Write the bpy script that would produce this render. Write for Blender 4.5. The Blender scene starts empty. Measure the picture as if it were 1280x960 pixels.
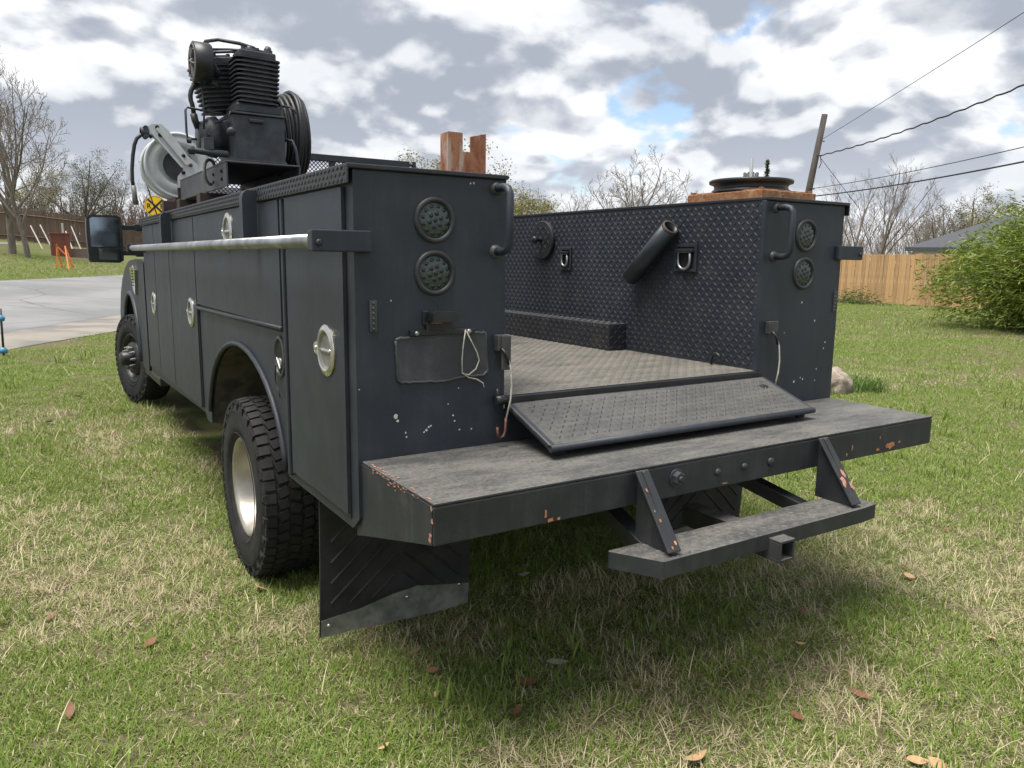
import bpy, bmesh, math, random
import numpy as np
from mathutils import Vector, Matrix
R = math.radians
random.seed(7); rng = np.random.default_rng(7)
SC = bpy.context.scene
COL = SC.collection
# ---------------------------------------------------------------- camera, sky, sun, exposure
F_PX = 964.65
C_R = Vector((0.84293973, -0.53787127, 0.01212869)); C_U = Vector((0.07585086, 0.14112987, 0.98708105)); C_F = Vector((0.53263426, 0.83112987, -0.15976198))
CAM = Vector((-2.05494, -2.24147, 1.42405))
cd = bpy.data.cameras.new('camera'); cam = bpy.data.objects.new('camera', cd); COL.objects.link(cam)
cd.sensor_width = 36; cd.lens = F_PX / 1280 * 36; cd.clip_start = .05; cd.clip_end = 3000
M3 = Matrix((C_R, C_U, -C_F)).transposed()
cam.matrix_world = Matrix.Translation(CAM) @ M3.to_4x4()
SC.camera = cam
SUN_EL, SUN_AZ = R(74), R(-95)          # azimuth measured from +Y (the truck's nose) towards +X
SUN_STRENGTH, SUN_ANGLE = 3.4, R(34)
SKY_STRENGTH = 0.1
SC.view_settings.view_transform = 'Standard'; SC.view_settings.look = 'None'; SC.view_settings.gamma = 1
SC.view_settings.exposure = 1.0
SC.render.engine = 'CYCLES'
SC.cycles.use_denoising = True; SC.cycles.use_adaptive_sampling = True; SC.cycles.adaptive_threshold = .015
SC.cycles.max_bounces = 6; SC.cycles.diffuse_bounces = 3; SC.cycles.glossy_bounces = 3; SC.cycles.transparent_max_bounces = 8; SC.cycles.transmission_bounces = 3
SC.cycles.sample_clamp_indirect = 6
sd = Vector((math.sin(SUN_AZ) * math.cos(SUN_EL), math.cos(SUN_AZ) * math.cos(SUN_EL), math.sin(SUN_EL)))
sl = bpy.data.lights.new('sun', 'SUN'); sl.energy = SUN_STRENGTH; sl.angle = SUN_ANGLE; sl.color = (1, .95, .87)
so = bpy.data.objects.new('sun', sl); COL.objects.link(so); so.rotation_euler = (-sd).to_track_quat('-Z', 'Y').to_euler()
so.location = (0, 0, 30)

CL_OFF = (.631, 6.202, 0.); CL_OFF2 = (3.772, 6.608, 3.0); CL_OFF3 = (3.384, 6.913, 1.0)
PUFF = .16
def build_world():
    w = bpy.data.worlds.new('World'); SC.world = w; w.use_nodes = True
    nt = w.node_tree; N = nt.nodes; L = nt.links; N.clear()
    def nd(t, **k):
        n = N.new(t)
        for a, b in k.items(): setattr(n, a, b)
        return n
    def math_(op, a, b=None, c=None):
        n = nd('ShaderNodeMath', operation=op)
        for i, v in enumerate((a, b, c)):
            if v is None: continue
            if isinstance(v, (int, float)): n.inputs[i].default_value = v
            else: L.new(v, n.inputs[i])
        return n.outputs[0]
    def mapr(v, a, b, c=0., d=1.):
        n = nd('ShaderNodeMapRange', interpolation_type='SMOOTHSTEP')
        L.new(v, n.inputs[0])
        for i, q in zip((1, 2, 3, 4), (a, b, c, d)): n.inputs[i].default_value = q
        return n.outputs[0]
    def mix(f, a, b):
        n = nd('ShaderNodeMix', data_type='RGBA')
        L.new(f, n.inputs[0])
        for i, v in ((6, a), (7, b)):
            if isinstance(v, tuple): n.inputs[i].default_value = v
            else: L.new(v, n.inputs[i])
        return n.outputs[2]
    sky = nd('ShaderNodeTexSky', sky_type='NISHITA'); sky.sun_disc = False
    sky.sun_elevation = SUN_EL; sky.sun_rotation = SUN_AZ; sky.air_density = 1.0; sky.dust_density = 1.0; sky.ozone_density = 1.5
    tc = nd('ShaderNodeTexCoord'); sep = nd('ShaderNodeSeparateXYZ'); L.new(tc.outputs['Generated'], sep.inputs[0])
    z = math_('MAXIMUM', sep.outputs[2], 0.0)
    den = math_('ADD', z, .42)
    cb = nd('ShaderNodeCombineXYZ'); L.new(math_('DIVIDE', sep.outputs[0], den), cb.inputs[0]); L.new(math_('DIVIDE', sep.outputs[1], den), cb.inputs[1])
    def noise(scale, det, rough, off, dist=0., zoom=1.):
        mp = nd('ShaderNodeMapping'); L.new(cb.outputs[0], mp.inputs[0]); mp.inputs[1].default_value = off; mp.inputs[3].default_value = (zoom,) * 3
        n = nd('ShaderNodeTexNoise'); L.new(mp.outputs[0], n.inputs[0])
        n.inputs['Scale'].default_value = scale; n.inputs['Detail'].default_value = det; n.inputs['Roughness'].default_value = rough; n.inputs['Distortion'].default_value = dist
        return n.outputs[0]
    def field(off):
        n = noise(CL_SCALE, 8, .52, off, .25)
        mp = nd('ShaderNodeMapping'); L.new(cb.outputs[0], mp.inputs[0]); mp.inputs[1].default_value = off
        v = nd('ShaderNodeTexVoronoi', feature='F1'); L.new(mp.outputs[0], v.inputs[0]); v.inputs['Scale'].default_value = CL_SCALE * 2.6; v.inputs['Detail'].default_value = 1; v.inputs['Roughness'].default_value = .5
        return math_('ADD', n, math_('MULTIPLY', math_('SUBTRACT', .42, v.outputs[0]), .26))
    CL_SCALE = 3.0
    O = CL_OFF
    n1 = field(O)
    n2 = noise(1.3, 2, .5, CL_OFF2)
    nl = noise(2.7, 6, .52, CL_OFF3, .3)
    n5 = noise(8., 5, .6, (1.3, 9.2, 5.0), .2)
    cover = mapr(math_('ADD', math_('MULTIPLY', n1, .75), math_('MULTIPLY', n2, .75)), .49, .565)
    g = math_('ADD', math_('MULTIPLY', nl, .72), math_('ADD', math_('MULTIPLY', n1, .30), math_('MULTIPLY', n5, .12)))
    thick = mapr(g, .40, .62)
    def puff(zoom):
        a = noise(CL_SCALE, 7, .5, O, .25, zoom)
        mp = nd('ShaderNodeMapping'); L.new(cb.outputs[0], mp.inputs[0]); mp.inputs[1].default_value = O; mp.inputs[3].default_value = (zoom,) * 3
        v = nd('ShaderNodeTexVoronoi', feature='F1'); L.new(mp.outputs[0], v.inputs[0]); v.inputs['Scale'].default_value = CL_SCALE * 2.2; v.inputs['Detail'].default_value = 1.5; v.inputs['Roughness'].default_value = .6
        return math_('SUBTRACT', a, math_('MULTIPLY', v.outputs[0], PUFF))
    sa = puff(1.); sb = puff(.955)      # the same field a little higher up: bright tops, grey bases
    top = mapr(math_('SUBTRACT', sa, sb), -.09, .10)
    lit = math_('ADD', math_('MULTIPLY', top, .55), math_('MULTIPLY', math_('SUBTRACT', 1., thick), .55))
    white = (5.3, 5.38, 5.5, 1); grey = (2.2, 2.42, 2.85, 1)
    cl = mix(mapr(lit, .13, .76), grey, white)
    col = mix(cover, sky.outputs[0], cl)
    hz = mapr(sep.outputs[2], 0.0, .2, .55, 0.)
    col = mix(hz, col, (4.1, 4.3, 4.65, 1))
    bg = nd('ShaderNodeBackground'); L.new(col, bg.inputs[0]); bg.inputs[1].default_value = SKY_STRENGTH
    out = nd('ShaderNodeOutputWorld'); L.new(bg.outputs[0], out.inputs[0])
build_world()

# ---------------------------------------------------------------- helpers
def ray(px, py): return C_F + C_R * ((px - 640) / F_PX) - C_U * ((py - 480) / F_PX)
def pix(px, py, d):
    """point seen at a pixel, d metres away measured on the ground"""
    v = ray(px, py); return CAM + v * (d / math.hypot(v.x, v.y))
def on_plane(px, py, ax, val):
    v = ray(px, py); return CAM + v * ((val - CAM[ax]) / v[ax])

class MB:
    def __init__(s): s.v = []; s.f = []; s.m = []; s.sm = []
    def add(s, vs, fs, mat=0, smooth=False):
        o = len(s.v); s.v.extend([tuple(p) for p in vs])
        for f in fs: s.f.append(tuple(i + o for i in f)); s.m.append(mat); s.sm.append(smooth)
        return s
    def box(s, x0, x1, y0, y1, z0, z1, mat=0):
        vs = [(x, y, z) for z in (z0, z1) for y in (y0, y1) for x in (x0, x1)]
        return s.add(vs, [(0, 2, 3, 1), (4, 5, 7, 6), (0, 1, 5, 4), (2, 6, 7, 3), (0, 4, 6, 2), (1, 3, 7, 5)], mat)
    def obox(s, c, ax, ay, az, mat=0):
        c = Vector(c); ax = Vector(ax); ay = Vector(ay); az = Vector(az)
        vs = [c + ax * i + ay * j + az * k for k in (-1, 1) for j in (-1, 1) for i in (-1, 1)]
        return s.add(vs, [(0, 2, 3, 1), (4, 5, 7, 6), (0, 1, 5, 4), (2, 6, 7, 3), (0, 4, 6, 2), (1, 3, 7, 5)], mat)
    def bar(s, a, b, w, h, up=(0, 0, 1), mat=0):
        a = Vector(a); b = Vector(b); d = (b - a); l = d.length; d.normalize(); up = Vector(up)
        sx = d.cross(up); sx.normalize(); u = sx.cross(d)
        return s.obox((a + b) / 2, d * (l / 2), sx * (w / 2), u * (h / 2), mat)
    def prism(s, pts, axis, a, b, mat=0, smooth=False):
        """pts: polygon in the other two axes (x:(y,z)  y:(x,z)  z:(x,y))"""
        def P(q, t): return {0: (t, q[0], q[1]), 1: (q[0], t, q[1]), 2: (q[0], q[1], t)}[axis]
        n = len(pts); vs = [P(q, a) for q in pts] + [P(q, b) for q in pts]
        s.add(vs, [tuple(range(n))[::-1], tuple(range(n, 2 * n))], mat)
        s.add(vs, [(i, (i + 1) % n, n + (i + 1) % n, n + i) for i in range(n)], mat, smooth)
        return s
    def tube(s, path, rad, n=8, mat=0, cap=True, smooth=True):
        path = [Vector(p) for p in path]; k = len(path)
        rads = rad if isinstance(rad, (list, tuple)) else [rad] * k
        o = len(s.v); prev = None
        for i, p in enumerate(path):
            d = (path[min(i + 1, k - 1)] - path[max(i - 1, 0)]); d.normalize()
            if prev is None:
                u = Vector((0, 0, 1)) if abs(d.z) < .9 else Vector((1, 0, 0))
                prev = u - d * u.dot(d); prev.normalize()
            else:
                prev = prev - d * prev.dot(d); prev.normalize()
            w = d.cross(prev)
            for j in range(n):
                a = 2 * math.pi * j / n
                s.v.append(tuple(p + (prev * math.cos(a) + w * math.sin(a)) * rads[i]))
        for i in range(k - 1):
            for j in range(n):
                s.f.append((o + i * n + j, o + i * n + (j + 1) % n, o + (i + 1) * n + (j + 1) % n, o + (i + 1) * n + j)); s.m.append(mat); s.sm.append(smooth)
        if cap:
            s.f.append(tuple(o + j for j in range(n))[::-1]); s.m.append(mat); s.sm.append(False)
            s.f.append(tuple(o + (k - 1) * n + j for j in range(n))); s.m.append(mat); s.sm.append(False)
        return s
    def lathe(s, prof, c, axis, n=32, mat=0, smooth=True, sx=1., sy=1.):
        """prof: [(along, radius)...] round `axis` (unit vector) at c; open profile"""
        c = Vector(c); d = Vector(axis); d.normalize()
        u = Vector((0, 0, 1)) if abs(d.z) < .9 else Vector((1, 0, 0)); u = u - d * u.dot(d); u.normalize(); w = d.cross(u)
        o = len(s.v)
        for a, r_ in prof:
            for j in range(n):
                t = 2 * math.pi * j / n
                s.v.append(tuple(c + d * a + u * (r_ * sx * math.cos(t)) + w * (r_ * sy * math.sin(t))))
        for i in range(len(prof) - 1):
            for j in range(n):
                s.f.append((o + i * n + j, o + i * n + (j + 1) % n, o + (i + 1) * n + (j + 1) % n, o + (i + 1) * n + j)); s.m.append(mat); s.sm.append(smooth)
        return s
    def cyl(s, a, b, r_, n=20, mat=0):
        a = Vector(a); b = Vector(b); l = (b - a).length
        return s.lathe([(0, .0001), (0, r_), (l, r_), (l, .0001)], a, b - a, n, mat, smooth=False) if n < 12 else s.tube([a, b], r_, n, mat)
    def np_add(s, V, Fq, mat=0, smooth=False):
        o = len(s.v); s.v.extend(map(tuple, V.tolist())); s.f.extend([tuple(i + o for i in f) for f in Fq.tolist()])
        s.m.extend([mat] * len(Fq)); s.sm.extend([smooth] * len(Fq)); return s
    def mesh(s, name, mats):
        me = bpy.data.meshes.new(name); me.from_pydata(s.v, [], s.f)
        for m in (mats if isinstance(mats, (list, tuple)) else [mats]): me.materials.append(m)
        me.polygons.foreach_set('material_index', s.m); me.polygons.foreach_set('use_smooth', s.sm)
        me.validate(); me.update(); return me
    def build(s, name, mats, parent=None, bv=0, fix=True, **kw):
        me = s.mesh(name, mats)
        if fix and len(me.polygons) < 6000:
            bm = bmesh.new(); bm.from_mesh(me); bmesh.ops.recalc_face_normals(bm, faces=bm.faces[:]); bm.to_mesh(me); bm.free()
        o = bpy.data.objects.new(name, me); COL.objects.link(o)
        if parent: put(o, parent)
        if bv:
            md = o.modifiers.new('bevel', 'BEVEL'); md.width = bv; md.segments = 2; md.limit_method = 'ANGLE'; md.angle_limit = R(38); md.use_clamp_overlap = True
        for k, v in kw.items(): o[k] = v
        return o
def put(o, parent):
    o.parent = parent; o.matrix_parent_inverse = Matrix.Translation(-world_loc(parent))
def world_loc(o):
    l = Vector(o.location)
    if o.parent: l = l + o.matrix_parent_inverse.translation + world_loc(o.parent)
    return l
def thing(name, label, cat, loc=(0, 0, 0), group=None):
    o = bpy.data.objects.new(name, None); COL.objects.link(o); o.location = loc; o.empty_display_size = .1
    o['label'] = label; o['category'] = cat
    if group: o['group'] = group
    return o
def tag(o, label, cat, group=None):
    o['label'] = label; o['category'] = cat
    if group: o['group'] = group
    return o
def copy_tree(o, parent=None):
    c = o.copy(); COL.objects.link(c)
    if parent: c.parent = parent
    for ch in o.children: copy_tree(ch, c)
    return c
def arc(cx, cy, rx, ry, a0, a1, n): return [(cx + rx * math.cos(R(a0 + (a1 - a0) * i / n)), cy + ry * math.sin(R(a0 + (a1 - a0) * i / n))) for i in range(n + 1)]

def vnoise(x, y, seed=0):
    """smooth value noise on arrays"""
    x = np.asarray(x, float); y = np.asarray(y, float)
    xi = np.floor(x).astype(np.int64); yi = np.floor(y).astype(np.int64); fx = x - xi; fy = y - yi
    fx = fx * fx * (3 - 2 * fx); fy = fy * fy * (3 - 2 * fy)
    def h(a, b):
        n = (a * 374761393 + b * 668265263 + seed * 982451653) & 0x7fffffff
        n = ((n ^ (n >> 13)) * 1274126177) & 0x7fffffff
        return ((n ^ (n >> 16)) & 0xffff) / 65535.
    return (h(xi, yi) * (1 - fx) + h(xi + 1, yi) * fx) * (1 - fy) + (h(xi, yi + 1) * (1 - fx) + h(xi + 1, yi + 1) * fx) * fy
def fbm(x, y, seed=0, o=3): return sum(vnoise(x * 2 ** i, y * 2 ** i, seed + i) * .5 ** i for i in range(o)) / sum(.5 ** i for i in range(o))

# ---------------------------------------------------------------- materials
class Mat:
    def __init__(s, name, rough=.6, metal=0., spec=.5, col=(.5, .5, .5)):
        s.m = bpy.data.materials.new(name); s.m.use_nodes = True; s.nt = s.m.node_tree; s.N = s.nt.nodes; s.L = s.nt.links
        s.b = s.N['Principled BSDF']; s.set(s.b.inputs['Base Color'], col); s.b.inputs['Roughness'].default_value = rough
        s.b.inputs['Metallic'].default_value = metal; s.b.inputs['Specular IOR Level'].default_value = spec
        s.tc = None
    def set(s, inp, v):
        if isinstance(v, tuple): inp.default_value = (*v, 1) if len(v) == 3 else v
        elif isinstance(v, (int, float)): inp.default_value = v
        else: s.L.new(v, inp)
    def coord(s, scale=(1, 1, 1), loc=(0, 0, 0)):
        g = s.N.new('ShaderNodeTexCoord'); mp = s.N.new('ShaderNodeMapping'); s.L.new(g.outputs['Object'], mp.inputs[0])
        mp.inputs[3].default_value = scale; mp.inputs[1].default_value = loc; return mp.outputs[0]
    def noise(s, scale, det=4, rough=.55, co=None, dist=0.):
        n = s.N.new('ShaderNodeTexNoise'); n.inputs['Scale'].default_value = scale; n.inputs['Detail'].default_value = det; n.inputs['Roughness'].default_value = rough; n.inputs['Distortion'].default_value = dist
        s.L.new(co if co is not None else s.coord(), n.inputs[0]); return n.outputs[0]
    def ramp(s, f, a, b, c=0., d=1.):
        n = s.N.new('ShaderNodeMapRange'); n.interpolation_type = 'SMOOTHSTEP'; s.L.new(f, n.inputs[0])
        for i, q in zip((1, 2, 3, 4), (a, b, c, d)): n.inputs[i].default_value = q
        return n.outputs[0]
    def mix(s, f, a, b):
        n = s.N.new('ShaderNodeMix'); n.data_type = 'RGBA'; s.set(n.inputs[0], f); s.set(n.inputs[6], a); s.set(n.inputs[7], b); return n.outputs[2]
    def math(s, op, a, b):
        n = s.N.new('ShaderNodeMath'); n.operation = op; s.set(n.inputs[0], a); s.set(n.inputs[1], b); return n.outputs[0]
    def up(s):
        g = s.N.new('ShaderNodeNewGeometry'); sp = s.N.new('ShaderNodeSeparateXYZ'); s.L.new(g.outputs['True Normal'], sp.inputs[0]); return sp.outputs[2]
    def rnd(s): return s.N.new('ShaderNodeObjectInfo').outputs['Random']
    def bump(s, h, strength, dist):
        n = s.N.new('ShaderNodeBump'); n.inputs['Strength'].default_value = strength; n.inputs['Distance'].default_value = dist; s.L.new(h, n.inputs['Height'])
        if s.b.inputs['Normal'].links: s.L.new(s.b.inputs['Normal'].links[0].from_socket, n.inputs['Normal'])
        s.L.new(n.outputs[0], s.b.inputs['Normal'])
    def color(s, c): s.set(s.b.inputs['Base Color'], c); return s
    def rough(s, c): s.set(s.b.inputs['Roughness'], c); return s

def mk_paint(name, base, dust=(.13, .12, .105), amt=.0, grain=1., rough=.5, upamt=0.):
    m = Mat(name, rough, 0, .42)
    n1 = m.noise(2.2, 5, .6); n2 = m.noise(9, 6, .65)
    b2 = tuple(c * 1.5 for c in base)
    c = m.mix(m.ramp(n1, .3, .75), base, b2)
    sk = m.noise(6, 5, .6, m.coord((6, 6, .35)))
    f = m.math('MULTIPLY', m.ramp(m.math('ADD', m.math('MULTIPLY', n2, .6), m.math('MULTIPLY', sk, .4)), .45, .70), amt)
    if upamt:
        u = m.ramp(m.up(), .6, .9)
        st = m.math('ADD', m.math('MULTIPLY', m.noise(7, 10, .78, m.coord((.5, 1.5, 1)), .3), .65), m.math('MULTIPLY', m.noise(85, 4, .7), .35))
        f2 = m.math('MULTIPLY', u, m.ramp(st, .38, .62, .22 * upamt, upamt))
        f = m.math('MAXIMUM', f, f2)
    c = m.mix(f, c, dust)
    m.color(c); m.rough(m.math('ADD', m.math('MULTIPLY', n2, .22), rough - .1))
    m.bump(m.noise(230, 3, .6), .55 * grain, .0016)
    m.bump(m.noise(3.2, 2, .5), .3, .02)
    return m.m
PAINT = mk_paint('paint_slate_black', (.0175, .0220, .0305), amt=.12)
PAINT_W = mk_paint('paint_worn_black', (.0175, .0195, .023), amt=.16, upamt=.85, dust=(.155, .148, .135), rough=.58)
PLATE = mk_paint('paint_tread_plate', (.0155, .0170, .0215), dust=(.065, .052, .040), amt=.38, grain=.5, rough=.47)
FLOOR = mk_paint('paint_dusty_floor', (.04, .041, .043), dust=(.22, .20, .16), amt=.3, upamt=.62, rough=.6)
def simple(name, col, rough=.5, metal=0., spec=.5, var=.25, vs=12., bumps=0., bs=80.):
    m = Mat(name, rough, metal, spec)
    n = m.noise(vs, 5, .6); m.color(m.mix(m.ramp(n, .3, .7), tuple(c * (1 - var) for c in col), tuple(min(1, c * (1 + var)) for c in col)))
    m.rough(m.math('ADD', m.math('MULTIPLY', n, .16), max(.02, rough - .08)))
    if bumps: m.bump(m.noise(bs, 4, .6), bumps, .004)
    return m.m
BLACK = simple('black_enamel', (.014, .015, .018), .42, var=.4)
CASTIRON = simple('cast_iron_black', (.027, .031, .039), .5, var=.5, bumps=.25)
DARKIN = simple('dark_cavity', (.004, .004, .004), .8)  # near-black that stands for shade inside holes; also joints and dark bolts
WELL = simple('wheel_well_dirt', (.06, .052, .042), .9, var=.5, bumps=.5, bs=30)
STEEL = simple('stainless_steel', (.62, .6, .55), .26, .95, var=.12, vs=30)
PIPE = simple('steel_pipe', (.34, .35, .36), .38, .85, var=.3, vs=9, bumps=.1)
ALU = simple('cast_aluminium', (.40, .375, .33), .42, .8, var=.12)
RUBBER = simple('tyre_rubber', (.020, .020, .021), .78, spec=.3, var=.35, vs=20, bumps=.15)
FLAP = simple('flap_rubber', (.022, .022, .023), .7, spec=.35, var=.4, vs=8)
GALV = simple('dull_metal_strip', (.20, .20, .185), .55, .35, var=.35, vs=14)
WHITEP = simple('white_enamel', (.50, .52, .53), .35, var=.08)
PRIMER = simple('orange_primer', (.38, .17, .075), .8, var=.35, vs=60)
PINKP = simple('pink_primer', (.34, .17, .12), .85, var=.3, vs=80)
BARE = simple('bare_chip', (.5, .5, .48), .7, var=.2, vs=90)
CORD = simple('grey_cord', (.42, .40, .34), .8, var=.2, vs=60)
HOSE = simple('black_hose', (.016, .017, .019), .5, var=.3)
CHROME = simple('chrome', (.7, .7, .7), .12, 1., var=.05)
GLASSD = simple('dark_glass', (.02, .023, .028), .06, 0, .8, var=.1)
MIRROR = simple('mirror_glass', (.30, .36, .42), .05, 1., var=.02)
BRASS = simple('rusty_bolt', (.11, .055, .035), .6, .4, var=.4, vs=60)
def mk_rust():
    m = Mat('rusty_steel', .8)
    n = m.noise(11, 8, .65, m.coord((1, 1, .6)), .5); n2 = m.noise(40, 6, .65)
    c = m.mix(m.ramp(n, .35, .62), (.20, .062, .028), (.34, .155, .085)); c = m.mix(m.ramp(n2, .55, .75), c, (.10, .035, .018))
    c = m.mix(m.ramp(m.noise(9, 6, .65, m.coord((1.6, 1.6, .35), (4, 1, 0))), .50, .62), c, (.40, .30, .24))
    m.color(c); m.bump(n2, .5, .004); return m.m
RUST = mk_rust()
def mk_orangerust():
    m = Mat('orange_surface_rust', .8)
    n = m.noise(26, 8, .7, m.coord(), .4)
    c = m.mix(m.ramp(n, .4, .66), (.22, .095, .040), (.37, .21, .10)); c = m.mix(m.ramp(m.noise(48, 6, .7, m.coord((1, 1, 1), (3, 0, 0))), .54, .70), c, (.075, .042, .03))
    m.color(c); m.bump(n, .6, .005); return m.m
ORUST = mk_orangerust()
BROWNST = simple('brown_primer_steel', (.045, .030, .027), .7, var=.4)
def mk_lens():
    m = Mat('smoked_led_lens', .08, 0, .6)
    m.color(m.mix(m.noise(60, 3, .6), (.018, .032, .031), (.038, .056, .054))); m.bump(m.noise(160, 2, .5), .25, .002); return m.m
LENS = mk_lens()
LED = simple('led_dot', (.006, .013, .013), .2, 0, .6)
def mk_bark(name, a, b, s=6):
    m = Mat(name, .9); n = m.noise(s, 6, .65, m.coord((1, 1, .35)))
    m.color(m.mix(m.ramp(n, .3, .7), a, b)); m.bump(n, .6, .03); return m.m
BARK = mk_bark('grey_bark', (.11, .095, .08), (.20, .175, .15))
BARK2 = mk_bark('brown_bark', (.075, .058, .045), (.15, .12, .095))
TWIG = mk_bark('twig_bark', (.14, .12, .10), (.22, .19, .16))
def mk_leaf(name, a, b, trans=.35, rough=.5):
    m = Mat(name, rough, 0, .35)
    g = m.N.new('ShaderNodeNewGeometry')
    c = m.mix(g.outputs['Random Per Island'], a, b); m.color(c)
    t = m.N.new('ShaderNodeBsdfTranslucent'); m.L.new(c, t.inputs[0]); mx = m.N.new('ShaderNodeMixShader'); mx.inputs[0].default_value = trans
    m.L.new(m.b.outputs[0], mx.inputs[1]); m.L.new(t.outputs[0], mx.inputs[2]); m.L.new(mx.outputs[0], m.N['Material Output'].inputs[0]); return m.m
LEAFB = mk_leaf('shrub_leaf', (.085, .145, .02), (.23, .275, .042))
LEAFY = mk_leaf('spring_leaf', (.16, .16, .05), (.26, .24, .085))
LEAFD = mk_leaf('evergreen_leaf', (.035, .055, .02), (.075, .10, .035))
def mk_wood(name, a, b, c):
    m = Mat(name, .85); r_ = m.rnd(); n = m.noise(5, 6, .6, m.coord((6, 6, .6)))
    k = m.mix(r_, a, b); k = m.mix(m.ramp(n, .45, .75), k, c); m.color(k); m.bump(n, .3, .004); return m.m
CEDAR = mk_wood('new_cedar', (.52, .32, .15), (.34, .20, .10), (.62, .43, .24))
OLDWOOD = mk_wood('weathered_fence_wood', (.135, .088, .066), (.19, .128, .096), (.20, .155, .125))
# ---------------------------------------------------------------- terrain
ND = Vector((-.857, .515)); TD = Vector((.515, .857))        # across / along the road
def st(x, y): return ND.x * x + ND.y * y, TD.x * x + TD.y * y
S_K = np.array([-400, 2.2, 4.6, 7.2, 8.5, 12, 16, 24.5, 32, 60, 400.]); Z_K = np.array([-.095, -.095, .01, .10, .13, .33, .55, 1.35, 2.35, 2.7, 2.7])
def gz(x, y):
    s = ND.x * np.asarray(x, float) + ND.y * np.asarray(y, float)
    return np.interp(s, S_K, Z_K)
def gzf(x, y): return float(gz(x, y))
def grid(sv, tv, off=0.):
    S, T = np.meshgrid(sv, tv, indexing='ij'); X = ND.x * S + TD.x * T; Y = ND.y * S + TD.y * T; Z = gz(X, Y) + off
    n, m = S.shape; V = np.stack([X, Y, Z], -1).reshape(-1, 3)
    i, j = np.meshgrid(np.arange(n - 1), np.arange(m - 1), indexing='ij'); a = (i * m + j).ravel()
    return V, np.stack([a, a + m, a + m + 1, a + 1], -1)
def mk_ground():
    m = Mat('lawn_soil', .95, 0, .1)
    pn = m.noise(.55, 5, .62, dist=.4); fine = m.noise(38, 5, .7); mid = m.noise(5, 5, .65)
    g = m.mix(m.ramp(mid, .3, .7), (.085, .115, .030), (.135, .16, .048)); s = m.mix(fine, (.09, .075, .045), (.22, .185, .115))
    c = m.mix(m.ramp(m.math('ADD', pn, m.math('MULTIPLY', mid, .5)), .66, .86), g, s)
    c = m.mix(m.ramp(fine, .35, .75, 0, .5), c, (.05, .048, .028)); m.color(c); m.bump(fine, .8, .03); return m.m
GROUND = mk_ground()
tvals = np.concatenate([np.linspace(-400, -30, 8), np.linspace(-24, 80, 60), np.linspace(100, 600, 8)])
svals = np.unique(np.concatenate([np.linspace(-400, -40, 8), np.linspace(-35, 2, 22), np.linspace(2.2, 34, 40), S_K[1:-1], np.linspace(40, 400, 8)]))
V, Fq = grid(svals, tvals)
g_ = MB().np_add(V, Fq, 0, True).build('ground', GROUND, fix=False); g_['kind'] = 'structure'
def mk_asphalt():
    m = Mat('pale_asphalt', .9, 0, .2); co = m.coord(); f = m.noise(60, 4, .7); l = m.noise(.35, 5, .6, dist=.5); k = m.noise(1.6, 6, .6)
    c = m.mix(m.ramp(l, .35, .7), (.16, .163, .168), (.225, .228, .233)); c = m.mix(m.ramp(k, .55, .72, 0, .5), c, (.16, .165, .17)); c = m.mix(m.ramp(f, .5, .8, 0, .4), c, (.12, .12, .12))
    v = m.N.new('ShaderNodeTexVoronoi'); v.feature = 'DISTANCE_TO_EDGE'; v.inputs['Scale'].default_value = .22; m.L.new(m.mix(.12, m.coord(), m.noise(1.5, 4)), v.inputs[0])
    c = m.mix(m.ramp(v.outputs[0], .001, .006, .6, 0), c, (.075, .075, .075)); m.color(c); m.bump(f, .4, .006); return m.m
def mk_concrete():
    m = Mat('stained_concrete', .9, 0, .2); l = m.noise(.9, 6, .62, dist=.4); f = m.noise(45, 4, .7)
    c = m.mix(m.ramp(l, .4, .62), (.24, .22, .19), (.145, .142, .136)); c = m.mix(m.ramp(f, .5, .8, 0, .4), c, (.30, .27, .225)); m.color(c); m.bump(f, .4, .006); return m.m
tv = np.linspace(-60, 220, 120)
V, Fq = grid(np.array([8.55, 10, 12, 14, 16.]), tv, .012)
MB().np_add(V, Fq, 0, True).build('road', mk_asphalt(), fix=False)['kind'] = 'structure'
V, Fq = grid(np.array([7.2, 7.8, 8.6]), tv, .008)
wob = np.where(np.arange(len(V)) < len(tv), vnoise(V[:, 0] * .4, V[:, 1] * .4, 5) * .5 - .25, 0); V[:, 0] += ND.x * wob; V[:, 1] += ND.y * wob
MB().np_add(V, Fq, 0, True).build('concrete_shoulder', mk_concrete(), fix=False)['kind'] = 'structure'
V, Fq = grid(np.array([28.6, 29.6]), np.linspace(20, 45, 20), .02)
MB().np_add(V, Fq, 0, True).build('pavement', mk_asphalt(), fix=False)['kind'] = 'structure'
# ---------------------------------------------------------------- the service truck
GZ = -.095
XS, XI = 1.189, .651                 # outer side and inner wall of the utility boxes
HT, HB, FL = 1.686, .790, .955       # box top, bumper top, bed floor
YF = 4.42                            # front of the service body
truck = thing('service_truck', 'black service truck with tall utility boxes and dirty tread plate bed parked on lawn', 'truck', (0, 2.6, GZ))

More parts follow.
